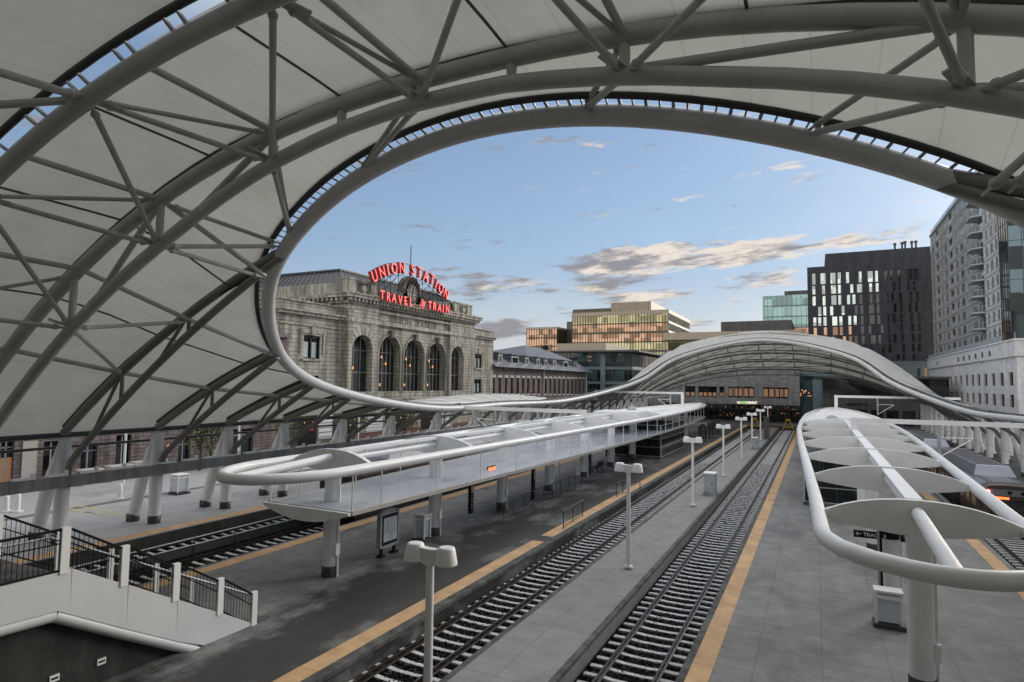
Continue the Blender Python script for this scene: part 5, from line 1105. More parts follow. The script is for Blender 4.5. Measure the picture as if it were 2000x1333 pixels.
# stone wings
def wing(name, X, ya, yb, zt, label, holes_px, lint, xback, dep=.35):
    t = thing(name, label, 'building', (X, ya, 0)); H = []
    for xa, xb, yt, ybm in holes_px: a, b = Yp(xa, (yt+ybm)/2, X), Yp(xb, (yt+ybm)/2, X); H.append((a, b, max(.02, px((xa+xb)/2, ybm, X=X).z), px((xa+xb)/2, yt, X=X).z))
    mb = MB(); wall_grid(mb, frX(X), ya, yb, 0, zt, H, dep); mb.quad((X, ya, 0), (xback, ya, 0), (xback, ya, zt), (X, ya, zt)); mb.quad((X, yb, 0), (xback, yb, 0), (xback, yb, zt), (X, yb, zt)); mb.quad((X-.6, ya, zt), (X-.6, yb, zt), (xback, yb, zt), (xback, ya, zt)); mb.build('wall', RUBBLE, t)
    for a, b, c, d in H:
        w_ = bx('window', (X-dep-.02, a, c), (X-dep+.01, b, d), GLASSD, t)
        if lint: bx('lintel', (X-.02, a-.25, d+.02), (X+.07, b+.25, d+.55), LINTEL, w_); bx('sill', (X-.02, a-.2, c-.3), (X+.09, b+.2, c-.02), LINTEL, w_)
        f_ = MB(); f_.box((X-dep+.01, a, d-.7), (X-dep+.07, b, d-.62)); f_.box((X-dep+.01, (a+b)/2-.05, c), (X-dep+.07, (a+b)/2+.05, d)); f_.build('frame', MATS['galvanised blue grey steel'] if not lint else BLACK, w_)
    return t, H
wx = [(255, 12), (306, 11), (355, 10), (400, 10), (446, 10), (488, 9), (527, 9), (570, 9), (609, 9), (663, 8), (700, 8), (735, 8), (769, 8), (803, 8), (838, 7), (870, 7), (900, 7), (931, 7), (960, 6)]
XW = -57.0
hp = [(900+(c-h)/4, 900+(c+h)/4, 738+(c-250)*.0045, 769+(c-250)*.0012) for c, h in wx]
t, H = wing('stone_wing', XW, Y3+.05, Yp(1148, 735, XW), Zp(714, 975, XW), 'purple stone wing with narrow dark windows and slate dormers right of the station', hp, True, -80)
ya, yb = Y3+.05, Yp(1148, 735, XW); ze = Zp(716, 975, XW); 
for xq in (1061, 1144): y = Yp(xq, 740, XW); MB().tube([(XW+.15, y, 0), (XW+.15, y, ze)], .16, 8).build('downpipe', LINTEL, t)
rm = MB(); z1 = ze+2.9; z2 = ze+3.2; rm.hexa([(XW+1.3, ya-.2, ze-.15), (XW+1.3, yb+1.6, ze-.15), (-80, yb+1.6, ze-.15), (-80, ya-.2, ze-.15), (XW-3.2, ya-.2, z1), (XW-3.2, yb-2.5, z1), (-80, yb-2.5, z1), (-80, ya-.2, z1)])
yr0, yr1 = Yp(1024, 675, -66), yb-10; zr = px(1024, 675, X=-66).z
rm.add([(XW-3.0, yr0-11, z1-.1), (XW-3.0, yb-2.6, z1-.1), (-80, yb-2.6, z1-.1), (-80, yr0-11, z1-.1), (-66, yr0, zr), (-66, yr1, zr-.3)], [(0, 1, 5, 4), (1, 2, 5), (2, 3, 4, 5), (3, 0, 4)]); rf = rm.build('slate_roof', SLATE, t)
for xq, yq, ww in ((977, 701, 1.5), (1006, 704, 3.2), (1029, 706, 1.5), (1051, 708, 1.5), (1066, 710, 1.5), (1083, 711, 1.5), (1105, 713, 3.0), (1124, 715, 1.5)):
    Xd = XW-.4; y, z = yz(xq, yq, Xd); dmr = MB().hexa([(Xd, y-ww/2-.3, z-1.0), (Xd, y+ww/2+.3, z-1.0), (Xd-4, y+ww/2+.3, z-1.0), (Xd-4, y-ww/2-.3, z-1.0), (Xd, y-ww/2-.3, z+.95), (Xd, y+ww/2+.3, z+.95), (Xd-4, y+ww/2+.3, z+1.1), (Xd-4, y-ww/2-.3, z+1.1)]).build('dormer', SLATE, rf)
    MB().box((Xd-.1, y-ww/2, z-.75), (Xd+.05, y+ww/2, z+.75)).build('dormer_frame', LINTEL, dmr); bx('dormer_pane', (Xd+.05, y-ww/2+.25, z-.55), (Xd+.07, y+ww/2-.25, z+.55), GLASSP if ww < 2 else GLASSD, dmr); bx('dormer_cap', (Xd-3.5, y-ww/2-.5, z+1.1), (Xd+.3, y+ww/2+.5, z+1.28), SLATE, dmr)
p = px(1066, 683, X=-66); MB().box((-66.7, p.y-.7, p.z-2.5), (-65.3, p.y+.7, p.z+.2)).lathe((-66, p.y, p.z+.2), [(1.0, 0), (1.05, .5), (.8, .9), (.5, 1.0)], 12).build('chimney_vent', BLACK, rf)
lw = [(0, 26, 858, 965), (84, 120, 862, 930), (158, 190, 866, 920), (226, 256, 850, 912), (348, 371, 855, 909), (452, 494, 838, 905)]
XLW = -54.5
t, H = wing('brick_wing', XLW, -6, Y0-.7, 13.0, 'long dark purple stone wing behind the left hall columns', lw, False, -80)
a = px(42, 900, X=XLW); b = px(72, 880, X=XLW); bx('noticeboard', (XLW+.01, a.y, .1), (XLW+.08, b.y, px(55, 862, X=XLW).z), CREAM, t)
p = px(331, 873, X=XLW+.2); lm = MB().lathe((p.x, p.y, p.z), [(.03, -.2), (.2, -.1), (.2, .12), (.03, .22)], 10).build('wall_lamp', WARM, t)
p = px(10, 930, X=XLW-.3); bx('lit_doorway', (XLW-.33, p.y-.9, .1), (XLW-.31, p.y+.6, 1.9), WARM2, t)
bx('gutter', (XLW-.1, -6, 12.8), (XLW+.5, Y0-.8, 13.2), SLATE, t)
for i, (a, b, c, d) in enumerate(((262, 320, 906, 0), (158, 195, 922, 0), (214, 268, 914, 0))):
    pa, pb = px(a, c, X=-49), px(b, c, X=-49); o = thing('planter', ['cream stone planter bench below the wall lamp', 'short cream stone planter bench at left behind the light shelf', 'long cream stone planter bench beside the white lamp post'][i], 'planter', ((pa.x), pa.y, 0), 'cream planter benches along the wing')
    bx('trough', (-49.5, pa.y, 0), (-48.7, pb.y, max(.5, pa.z)), CREAM, o); bx('rim', (-49.6, pa.y-.1, max(.5, pa.z)), (-48.6, pb.y+.1, max(.5, pa.z)+.12), LINTEL, o)
# leaf shaped plaza canopy
Xc = -43.0; A, B_ = px(800, 800, X=Xc), px(1050, 800, X=Xc); T_ = px(935, 772, X=Xc); yc, hl = (A.y+B_.y)/2, (B_.y-A.y)/2; ze = 5.3
t = thing('plaza_canopy', 'low white leaf shaped canopy beyond the oval ring in front of the station', 'canopy', (Xc, yc, 0))
nu, nv = 24, 12; vs = []
for i in range(nu+1):
    u = -1+2*i/nu; hw_ = 5.2*sqrt(max(0.0004, 1-u*u))
    for j in range(nv+1): v = -1+2*j/nv; vs.append((Xc+hw_*v, yc+hl*u, ze+(T_.z-ze)*(1-u*u)*(1-v*v*.9)))
mb = MB(); mb.add(vs, [(i*(nv+1)+j, i*(nv+1)+j+1, (i+1)*(nv+1)+j+1, (i+1)*(nv+1)+j) for i in range(nu) for j in range(nv)], True); mb.build('shell', MEMBRANE, t)
MB().tube([(Xc+5.2*cos(a*pi/24), yc+hl*sin(a*pi/24), ze) for a in range(48)], .22, 8, True).build('rim_tube', WHITE, t)
for k in range(-3, 4):
    u = k/4; hw_ = 5.2*sqrt(1-u*u); MB().tube([(Xc+hw_*v/6, yc+hl*u, ze+.06+(T_.z-ze)*(1-u*u)*(1-(v/6)**2*.9)) for v in range(-6, 7)], .09, 6).build('rib', WHITE_B, t)
    if abs(k) < 3: MB().tube([(Xc, yc+hl*u, 0), (Xc, yc+hl*u, ze+(T_.z-ze)*(1-u*u)*.97)], .16, 10).build('column', WHITE, t)
# trees on the plaza
def tree(x, y, h, r, label, seed, m=None):
    t = thing('plaza_tree', label, 'tree', (x, y, 0), 'young trees on the plaza'); rr = random.Random(seed)
    mb = MB().tube([(x, y, 0), (x+.05, y, h*.3), (x-.03, y+.05, h*.62), (x, y, h*.9)], [.11, .09, .06, .02], 8)
    tips = []
    for k in range(9): a = rr.uniform(0, 6.28); z = h*rr.uniform(.28, .6); e = Vector((x+cos(a)*r*.8, y+sin(a)*r*.8, z+h*rr.uniform(.12, .34))); mb.tube([(x, y, z), ((x+e.x)/2, (y+e.y)/2, (z+e.z)/2+.15), e], [.045, .03, .012], 5); tips.append(e)
    mb.build('trunk', BARK, t); mb = MB(); tips += [Vector((x, y, h*.9))]*3
    for k in range(900):
        c = tips[rr.randrange(len(tips))]; p = c+Vector((rr.gauss(0, r*.3), rr.gauss(0, r*.3), rr.gauss(0, h*.10))); d = Vector((rr.uniform(-1, 1), rr.uniform(-1, 1), rr.uniform(-.6, .6))).normalized()*rr.uniform(.09, .17); e = d.cross(Vector((rr.uniform(-1, 1), rr.uniform(-1, 1), 1))).normalized()*d.length*.6
        mb.add([p-d, p+e, p+d, p-e], [(0, 1, 2, 3)])
    mb.build('crown', MATS['leaf mix'], t, False)
for i, (a, h, r, lb) in enumerate(((392, 5.2, 1.5, 'yellow green young tree right of the narrow dark door'), (412, 4.6, 1.2, 'slim young tree just left of the dark glazed doors'), (572, 5.2, 1.5, 'young tree beside the red neon door sign'), (690, 5.0, 1.6, 'young tree in front of the dark entrance between the louvred panels'), (790, 5.2, 1.6, 'young tree left of the far lit entrance'), (866, 5.0, 1.5, 'young tree beyond the last louvred panel'))):
    p = px(a, 870, X=-48.5); tree(p.x, p.y, h, r, lb, i)
# ------------------------------------------------------------------ the buildings at the far end
def curtain(t, fr, u0, u1, zb, nu, m, nm='glass_wall', mm=BRONZE, mw=.18, md=.22, hm=None):
    """one storey band after another: panes behind, mullions in front"""
    for za, zc in zb: MB().quad(fr(u0, za, 0), fr(u1, za, 0), fr(u1, zc, 0), fr(u0, zc, 0)).build(nm, m if not callable(m) else m(za), t)
    mb = MB()
    def bar(ua, ub, za, zc):
        mb.hexa([fr(ua, za, -md), fr(ub, za, -md), fr(ub, za, .0), fr(ua, za, .0), fr(ua, zc, -md), fr(ub, zc, -md), fr(ub, zc, .0), fr(ua, zc, .0)])
    for k in range(nu+1): u = u0+(u1-u0)*k/nu; bar(u-mw/2, u+mw/2, zb[0][0], zb[-1][1])
    for za, zc in zb: bar(u0, u1, za-.0, za+(hm or mw))
    mb.build('mullions', mm, t)
# bronze office block
YB = 260.0; xL, xR = px(1118, 616, Y=YB).x, px(1305, 601, Y=YB).x; zT = px(1305, 601, Y=YB).z-.8
t = thing('office_tower', 'broad bronze glass office block with a tan rooftop floor in the distance', 'building', ((xL+xR)/2, YB, 0))
bx('core', (xL+.1, YB+.05, 0), (xR-.1, YB+48, zT), BRONZE, t)
zb = [(zT-1.6-4.05*(k+1), zT-1.6-4.05*k) for k in range(8)][::-1]
curtain(t, frY(YB), xL, xR, zb, 34, lambda z: GLASSB if z > zT-9 else (GLASSO if z > zT-15 else GLASSB), mw=.22, hm=.5)
curtain(t, frX(xR), YB, YB+48, zb, 24, lambda z: GLASSG, mw=.2, hm=.9)
mb = MB()
for z0, z1 in [(zb[k][0]-.15, zb[k][0]+.75) for k in (1, 3, 4, 6)]: mb.box((xL-.2, YB-.3, z0), (xR+.2, YB-.16, z1))
mb.build('sun_shelf', BRONZE, t); bx('parapet', (xL-.2, YB-.35, zT-1.6), (xR+.35, YB+48.3, zT), TAN, t)
a = px(1118, 616, Y=YB+4).x; b = px(1196, 604, Y=YB+4); bx('roof_louvre', (a+.5, YB+3, zT), (b.x, YB+30, zT+2.0), BRONZE, t); c = px(1272, 597, Y=YB+3); bx('roof_floor', (b.x, YB+2.5, zT), (c.x, YB+40, zT+4.2), TAN, t)
mb = MB()
for k in range(18): u = b.x+(c.x-b.x)*k/17; mb.box((u-.06, YB+2.4, zT), (u+.06, YB+2.5, zT+4.2))
mb.build('panel_joints', BRONZE, t)
a, b = px(1029, 640, Y=YB).x, px(1088, 640, Y=YB).x; z3 = px(1060, 640, Y=YB).z
t = thing('office_annex', 'small bronze glass block left of the broad bronze office block', 'building', ((a+b)/2, YB, 0)); bx('core', (a, YB+.05, 0), (b, YB+30, z3), BRONZE, t); curtain(t, frY(YB), a, b, [(z3-1-4.05*(k+1), z3-1-4.05*k) for k in range(6)][::-1], 12, lambda z: GLASSO, mw=.2, hm=.5); bx('roof_edge', (a-.3, YB-.3, z3-.9), (b+.3, YB+30, z3+.1), TAN, t)
a2, b2 = px(1096, 640, Y=YB+12).x, px(1119, 640, Y=YB+12).x; z4 = px(1105, 629, Y=YB+12).z; bx('link_block', (b+.05, YB+12, 0), (b2, YB+30, z4), BRONZE, t); MB().box((b+1.5, YB+11.9, z4-9), (b2-1, YB+11.98, z4-1.5)).build('link_glass', GLASSG, t)
# teal tower
YT = 262.0; a, b = px(1490, 580, Y=YT).x, px(1582, 570, Y=YT).x; z3 = px(1535, 577, Y=YT).z
t = thing('teal_tower', 'teal glass tower between the bronze office and the charcoal brick block', 'building', ((a+b)/2, YT, 0)); bx('core', (a, YT+.05, 0), (b+2, YT+30, z3), TEALM, t); curtain(t, frY(YT), a, b+2, [(z3-4.3*(k+1), z3-4.3*k) for k in range(8)][::-1], 11, lambda z: GLASST if z > z3-13.5 else GLASSO, mw=.12, md=.08, mm=TEALM, hm=.35)
p = px(1532, 571, Y=YT+6); q_ = px(1580, 567, Y=YT+6); bx('roof_plant', (p.x, YT+6, z3), (q_.x+2, YT+20, q_.z), MARKETD, t)
# green glass low block with a tan roof storey
YG = 170.0; a, b = px(1072, 690, Y=YG).x, px(1235, 684, Y=YG).x; z3 = px(1235, 684, Y=YG).z
t = thing('green_glass_building', 'low dark green glass building with a thin flat roof and lit floors', 'building', ((a+b)/2, YG, 0)); bx('core', (a, YG+1.2, 0), (b-1.2, YG+44, z3-.6), BLACK, t)
bands = [(.3, 3.6), (4.3, 7.8), (8.5, 12.0), (12.7, z3-.6)]
curtain(t, frY(YG), a, b, bands, 22, lambda z: GLASSG, mm=DARKSTEEL, mw=.12, md=.1, hm=.2); curtain(t, frX(b), YG, YG+44, bands, 26, lambda z: GLASSG, mm=DARKSTEEL, mw=.12, md=.1, hm=.2)
for z in (3.6, 7.8, 12.0): MB().box((a, YG-.12, z), (b+.12, YG+.6, z+.7)).box((b-.6, YG+.62, z), (b+.12, YG+44, z+.7)).build('spandrel', TEALM, t)
MB().hexa([(a-1, YG-2.5, z3-.6), (b+2.5, YG-2.5, z3-.6), (b+2.5, YG+46, z3-.6), (a-1, YG+46, z3-.6), (a-1, YG-2.5, z3-.1), (b+2.5, YG-2.5, z3-.1), (b+2.5, YG+46, z3-.1), (a-1, YG+46, z3-.1)]).build('roof_slab', MARKETD, t); bx('column_fin', (px(1178, 720, Y=YG).x-.7, YG-.25, 0), (px(1178, 720, Y=YG).x+.7, YG-.02, z3-.6), TEALM, t)
p = px(1183, 670, Y=YG+6); bx('roof_storey', (a, YG+6, z3-.1), (p.x, YG+30, p.z), TAN, t); rr = random.Random(11)
for k in range(15):
    u = a+(b-a)*rr.uniform(.08, .95); za, zc = bands[rr.choice((0, 1, 2, 3, 3, 3))]; ww = rr.uniform(.3, 1.6); zz = za+(zc-za)*rr.uniform(.3, .75); MB().box((u, YG-.05, zz), (u+ww, YG-.02, zz+rr.uniform(.25, .8))).build('lit_window', WARM2, t)
# market hall closing the tracks
YK = 150.0
t = thing('market_building', 'grey stone market building with lit windows closing the end of the tracks', 'building', (-16, YK, 0))
mx = lambda x, y=760: px(x, y, Y=YK).x; mz = lambda y, x=1450: px(x, y, Y=YK).z
xl, xr = mx(1300, 665), mx(1562); z_w0, z_w1, z_b, z_s, z_g1, z_roof = mz(777), mz(756), mz(790), mz(683), mz(662), mz(650)
wins = [(1338, 1358), (1364, 1400), (1405, 1415), (1422, 1432), (1434, 1450), (1452, 1473), (1490, 1513), (1514, 1540)]
holes = [(mx(a), mx(b), z_w0, z_w1) for a, b in wins]
mb = MB(); wall_grid(mb, frY(YK), xl, xr, z_b, z_s, holes, .6); mb.quad((xl, YK, z_b), (xl, YK+40, z_b), (xl, YK+40, z_s), (xl, YK, z_s)); mb.quad((xr, YK, z_b), (xr, YK+40, z_b), (xr, YK+40, z_s), (xr, YK, z_s)); mb.quad((xl, YK, z_s), (xr, YK, z_s), (xr, YK+40, z_s), (xl, YK+40, z_s)); mb.build('stone_wall', GREYSTONE, t)
for k, (a, b, c, d) in enumerate(holes):
    w_ = bx('window', (a, YK+.55, c), (b, YK+.6, d), GLASSD, t); rr = random.Random(k); f_ = MB(); f_.box((a, YK+.4, d-.1), (b, YK+.55, d)); f_.box(((a+b)/2-.05, YK+.42, c), ((a+b)/2+.05, YK+.55, d)); f_.build('frame', BLACK, w_)
    n_ = 1+int((b-a)/1.3)
    for j in range(n_): u = a+(b-a)*(j+.08)/n_; MB().box((u, YK+.5, c+.35 if k > 2 else c+.2), (u+(b-a)/n_*.72, YK+.53, c+(d-c)*(.85 if k > 2 else .42))).build('lit_interior', WARM2, w_)
bx('glass_band', (xl+.6, YK+1.0, z_s), (xr, YK+30, z_g1), GLASSB, t); mb = MB()
for k in range(20): u = xl+.6+(xr-xl-.6)*k/19; mb.box((u-.07, YK+.9, z_s), (u+.07, YK+1.0, z_g1))
mb.build('mullions', BRONZE, t); bx('roof_slab', (xl-.6, YK-.6, z_g1), (xr+.5, YK+40, z_roof+.3), TAN, t); a = px(1408, 632, Y=YK+8).x; b = px(1546, 625, Y=YK+8); bx('roof_plant', (a, YK+8, z_roof), (b.x, YK+30, b.z), MARKETD, t)
zc0 = mz(800); bx('entrance_canopy', (mx(1310), YK-3.5, zc0-.2), (mx(1562), YK-.02, zc0+.25), BLACK, t)
bx('shopfront', (xl, YK+.1, .05), (xr, YK+.2, z_b), GLASSD, t); mb = MB()
for k in range(18): u = xl+(xr-xl)*k/17; mb.box((u-.08, YK-.02, .05), (u+.08, YK+.1, z_b))
mb.build('shop_mullions', BLACK, t); rr = random.Random(21)
for k in range(46):
    p = px(rr.uniform(1385, 1560), rr.uniform(793, 812), Y=YK-.4); MB().lathe((p.x, YK-.4, p.z), [(.02, -.06), (rr.uniform(.03, .08), 0), (.02, .06)], 6).build('shop_lamp', WARM if k % 7 else NEON, t)
for body, xa, xb, m in (('THE', 1439, 1446, LEDW), ('NEXT', 1447, 1456, LEDG), ('|O', 1456.5, 1461, LEDW), ('MARKET', 1462, 1479, LEDW)):
    pa, pb = px(xa, 786.5, Y=YK-.1), px(xb, 786.5, Y=YK-.1); mb = MB(); vs, _ = text_geo(body, .75, .05, .01); wd_ = max(v.x for v in vs)-min(v.x for v in vs); text(mb, body, .75, ((pa.x+pb.x)/2, YK-.08, pa.z-.28), (1, 0, 0), (0, 0, 1), .05, .01, (pb.x-pa.x)/wd_); mb.build('sign_word', m, t)
# dark glazed link and low stone block to the right
x0, x1 = xr+.05, mx(1605); bx('glass_link', (x0, YK+2, 0), (x1, YK+30, mz(735, 1580)), GLASSG, t); bx('metal_bay', (mx(1587), YK+1.2, 0), (mx(1607), YK+1.98, mz(742, 1600)), TEALM, t); bx('link_roof', (x0, YK+1.5, mz(735, 1580)), (mx(1700), YK+30, mz(724, 1580)), TEALM, t)
for k in range(12): p = px(random.Random(k).uniform(1558, 1584), random.Random(k+50).uniform(762, 774), Y=YK+1.9); MB().lathe((p.x, YK+1.9, p.z), [(.02, -.14), (.13, 0), (.02, .14)], 6).build('hanging_lamp', WARM, t)
t2 = thing('stone_shop_block', 'low brown grey stone shop block with black VENNETTA lettering right of the tracks end', 'building', (8, YK, 0)); xa, xb = mx(1607), 24.0; zt = mz(778, 1660); zl = mz(800, 1660)
bx('stone_wall', (xa, YK-.4, zl), (xb, YK+25, zt), MARKETD, t2); bx('upper_storey', (xa, YK+.6, zt), (xb, YK+25, zt+4.2), GLASSD, t2); bx('roof_edge', (xa-.2, YK-.6, zt+4.2), (xb, YK+25, zt+4.7), MARKETD, t2); bx('shopfront', (xa+.1, YK+.4, 0), (xb-.1, YK+.6, zl), GLASSD, t2)
mb = MB()
for k in range(9): u = xa+(xb-xa)*k/8; mb.box((u-.35, YK-.38, 0), (u+.35, YK+.38, zl))
mb.build('piers', MARKETD, t2); pa, pb = px(1652, 790, Y=YK-.45), px(1696, 790, Y=YK-.45); mb = MB(); vs, _ = text_geo('VENNETTA', .8, .06, .02); wd_ = max(v.x for v in vs)-min(v.x for v in vs); text(mb, 'VENNETTA', .8, ((pa.x+pb.x)/2, YK-.44, pa.z-.3), (1, 0, 0), (0, 0, 1), .06, .02, (pb.x-pa.x)/wd_); mb.build('shop_lettering', BLACK, t2)
# charcoal brick block
YD = 200.0
dx = lambda z: px(1500+z/4, 580, Y=YD).x
xl, xm, xr = px(1577, 560, Y=YD).x, px(1612, 520, Y=YD).x, 29.5; zt0, zt1 = px(1590, 522, Y=YD).z, px(1700, 490, Y=YD).z
t = thing('charcoal_block', 'charcoal brick block with scattered tall narrow windows behind the far arch', 'building', (14, YD, 0))
rows = [(600, 690), (697, 768), (779, 856), (863, 936), (945, 1018), (1026, 1092), (1104, 1172), (1180, 1250), (1262, 1310)]
cols = [[358, 430, 508, 556, 622, 720, 800, 848, 922, 965, 1025, 1108, 1155], [357, 434, 512, 559, 655, 716, 803, 854, 984, 1028, 1098, 1142], [360, 439, 515, 562, 630, 672, 727, 806, 858, 930, 975, 1035, 1115, 1168], [404, 444, 498, 587, 691, 734, 810, 862, 993, 1040, 1110, 1160], [366, 404, 445, 522, 570, 639, 682, 737, 815, 867, 939, 985, 1042, 1120, 1182], [370, 449, 526, 574, 642, 740, 798, 893, 944, 1045, 1130, 1185], [455, 508, 598, 647, 690, 745, 825, 875, 949, 993, 1053, 1135, 1185], [700, 748, 806, 901, 953, 1060, 1135, 1182], [905, 1018, 1064, 1140]]
wide = {(0, 1), (0, 2), (1, 2), (1, 5), (2, 2), (4, 3), (5, 2), (0, 6), (0, 11), (0, 12), (3, 6), (6, 6), (4, 8)}
H = []
for r, (a, b) in enumerate(rows):
    for c, x in enumerate(cols[r]):
        w_ = 19 if (r, c) in wide else 11; dy = -((x-700)*.045)
        pa, pb = px(1500+(x-w_)/4, 380+(b+dy)/4, Y=YD), px(1500+(x+w_)/4, 380+(a+dy)/4, Y=YD); H.append((pa.x, pb.x, pa.z, pb.z, r, c, x))
mb = MB()
zz = sorted({h[2] for h in H}|{h[3] for h in H})
# rows are cut as separate bands so that every row keeps its own heights
byrow = {}
for h in H: byrow.setdefault(h[4], []).append(h)
band = []; prev = zt0
for r in range(9):
    lo = min(h[2] for h in byrow[r])-.15; hi = max(h[3] for h in byrow[r])+.15
    top_ = min(prev, hi) if r else zt0
    nxt = max(h[3] for h in byrow[r+1])+.15 if r < 8 else lo
    cut = min(lo, nxt) if r < 8 else lo
    cut = (lo+nxt)/2 if r < 8 and nxt > lo else lo
    z0_, z1_ = cut, prev; wall_grid(mb, frY(YD), xl, xr, z0_, z1_, [(h[0], h[1], max(h[2], z0_+.02), min(h[3], z1_-.02)) for h in byrow[r]], .45); prev = cut
mb.quad((xl, YD, 9), (xr, YD, 9), (xr, YD, prev), (xl, YD, prev)); mb.quad((xl, YD, 9), (xl, YD+30, 9), (xl, YD+30, zt0), (xl, YD, zt0)); mb.quad((xl, YD, zt0), (xm, YD, zt0), (xm, YD+30, zt0), (xl, YD+30, zt0)); mb.box((xm, YD-.003, zt0), (xr, YD+30, zt1)); mb.build('brick_wall', BRICKD, t)
# panes: the 100 largest singly, the rest together
H.sort(key=lambda h: -(h[1]-h[0])*(h[3]-h[2])); restm = MB()
for i, h in enumerate(H):
    pale = h[6] < 700-(h[4] > 3)*0 and (h[6] < 690 or h[4] < 2) or (h[6] < 870 and h[4] < 2); m = (GLASSP if h[4] < 5 else GLASSO) if pale else GLASSD
    if i < 100: bx('window', (h[0], YD+.4, h[2]), (h[1], YD+.44, h[3]), m, t)
    else: restm.box((h[0], YD+.4, h[2]), (h[1], YD+.44, h[3]))
tag(restm.build('windows', GLASSD, t), kind='stuff')
bx('metal_base', (dx(900), YD-1.6, 3.5), (xr, YD-.01, px(1750, 706, Y=YD-1.6).z), TEALM, t); mb = MB()
for k in range(26): u = dx(900)+(xr-dx(900))*k/25; mb.box((u-.05, YD-1.68, 3.5), (u+.05, YD-1.6, px(1750, 706, Y=YD-1.6).z))
mb.build('siding_ribs', TEALM, t); bx('lower_front', (-6, YD-.6, -.5), (xr, YD-.1, 9.2), MARKETD, t)
for x in (1795, 1808): pa, pb = px(x-2.5, 740, Y=YD-1.7), px(x+2.5, 720, Y=YD-1.7); bx('window', (pa.x, YD-1.75, pa.z), (pb.x, YD-1.7, pb.z), WARM2 if x > 1800 else GLASSD, t)
for x, y in ((1748, 479), (1762, 477), (1768, 475), (1781, 475), (1789, 474)): p = px(x, y, Y=YD+3); MB().tube([(p.x, YD+3, zt1-.1), (p.x, YD+3, p.z)], .28, 8).lathe((p.x, YD+3, p.z), [(.45, 0), (.45, .5)], 8).build('roof_pipe', DARKSTEEL, t)
# apartment tower over a white podium
XT = 26.0; YNc = 112.0; YFc = 190.0
t = thing('white_podium', 'white precast garage podium with slot windows under the apartment tower', 'building', (XT, YNc, 0))
pz = lambda y, x=1937: px(x, y, X=XT).z; py = lambda x, y=750: px(x, y, X=XT).y
zx = lambda v: 1780+v/8.886
H = []
zu0, zu1, zl0, zl1 = pz(754), pz(730), pz(792), pz(769.5)
for c, h in ((355, 15), (453, 44), (588, 44), (690, 18), (772, 18), (862, 20), (962, 22), (1063, 24), (1172, 26), (1292, 28), (1424, 30), (1570, 34), (1732, 38)):
    a, b = py(zx(c-h)), py(zx(c+h)); H.append((min(a, b), max(a, b), zu0, zu1)); H.append((min(a, b)-.0, max(a, b)-.0, zl0, zl1))
op = []
zo0, zo1 = pz(706.5, 1900), pz(690, 1900)
for a, b in ((345, 395), (415, 530), (550, 660), (690, 825), (855, 1010), (1045, 1235), (1270, 1495), (1535, 1810)): ya, yb = py(zx(a), 700), py(zx(b), 700); op.append((yb, ya, zo0, zo1))
zP = 15.1
mb = MB(); wall_grid(mb, frX(XT, -1), YNc, YFc, 0, zP-2.35, H+op, .7); mb.quad((XT, YNc, 0), (70, YNc, 0), (70, YNc, zP), (XT, YNc, zP)); mb.quad((XT, YFc, 0), (70, YFc, 0), (70, YFc, zP), (XT, YFc, zP)); mb.build('precast_wall', PODIUM, t)
for a, b, c, d in H: bx('window', (XT+.16, a, c), (XT+.2, b, d), GLASSD, t)
for a, b, c, d in op: o = bx('garage_opening', (XT+.26, a, c), (XT+.3, b, d), BLACK, t); mbb = MB(); [mbb.box((XT+.2, a, c+.18*k), (XT+.24, b, c+.18*k+.05)) for k in range(1, int((d-c)/.18))]; mbb.build('louvre', DARKSTEEL, o)
bx('roof_band', (XT-.25, YNc-.25, zP-2.35), (70, YFc, zP), PODIUM, t); bx('coping', (XT-.4, YNc-.4, zP), (70, YFc, zP+.2), WHITE_B, t)
for v in (470, 840, 935, 1035, 1145, 1265, 1395): p = px(zx(v), 700-(v-470)*.018, X=XT-.25); yy = py(zx(v), 695); bx('vent', (XT-.29, yy-.55, zP-1.75), (XT-.25, yy+.55, zP-.85), DARKSTEEL, t)
bx('near_window', (XT+3, YNc-.04, zo0), (60, YNc, zo1), BLACK, t)
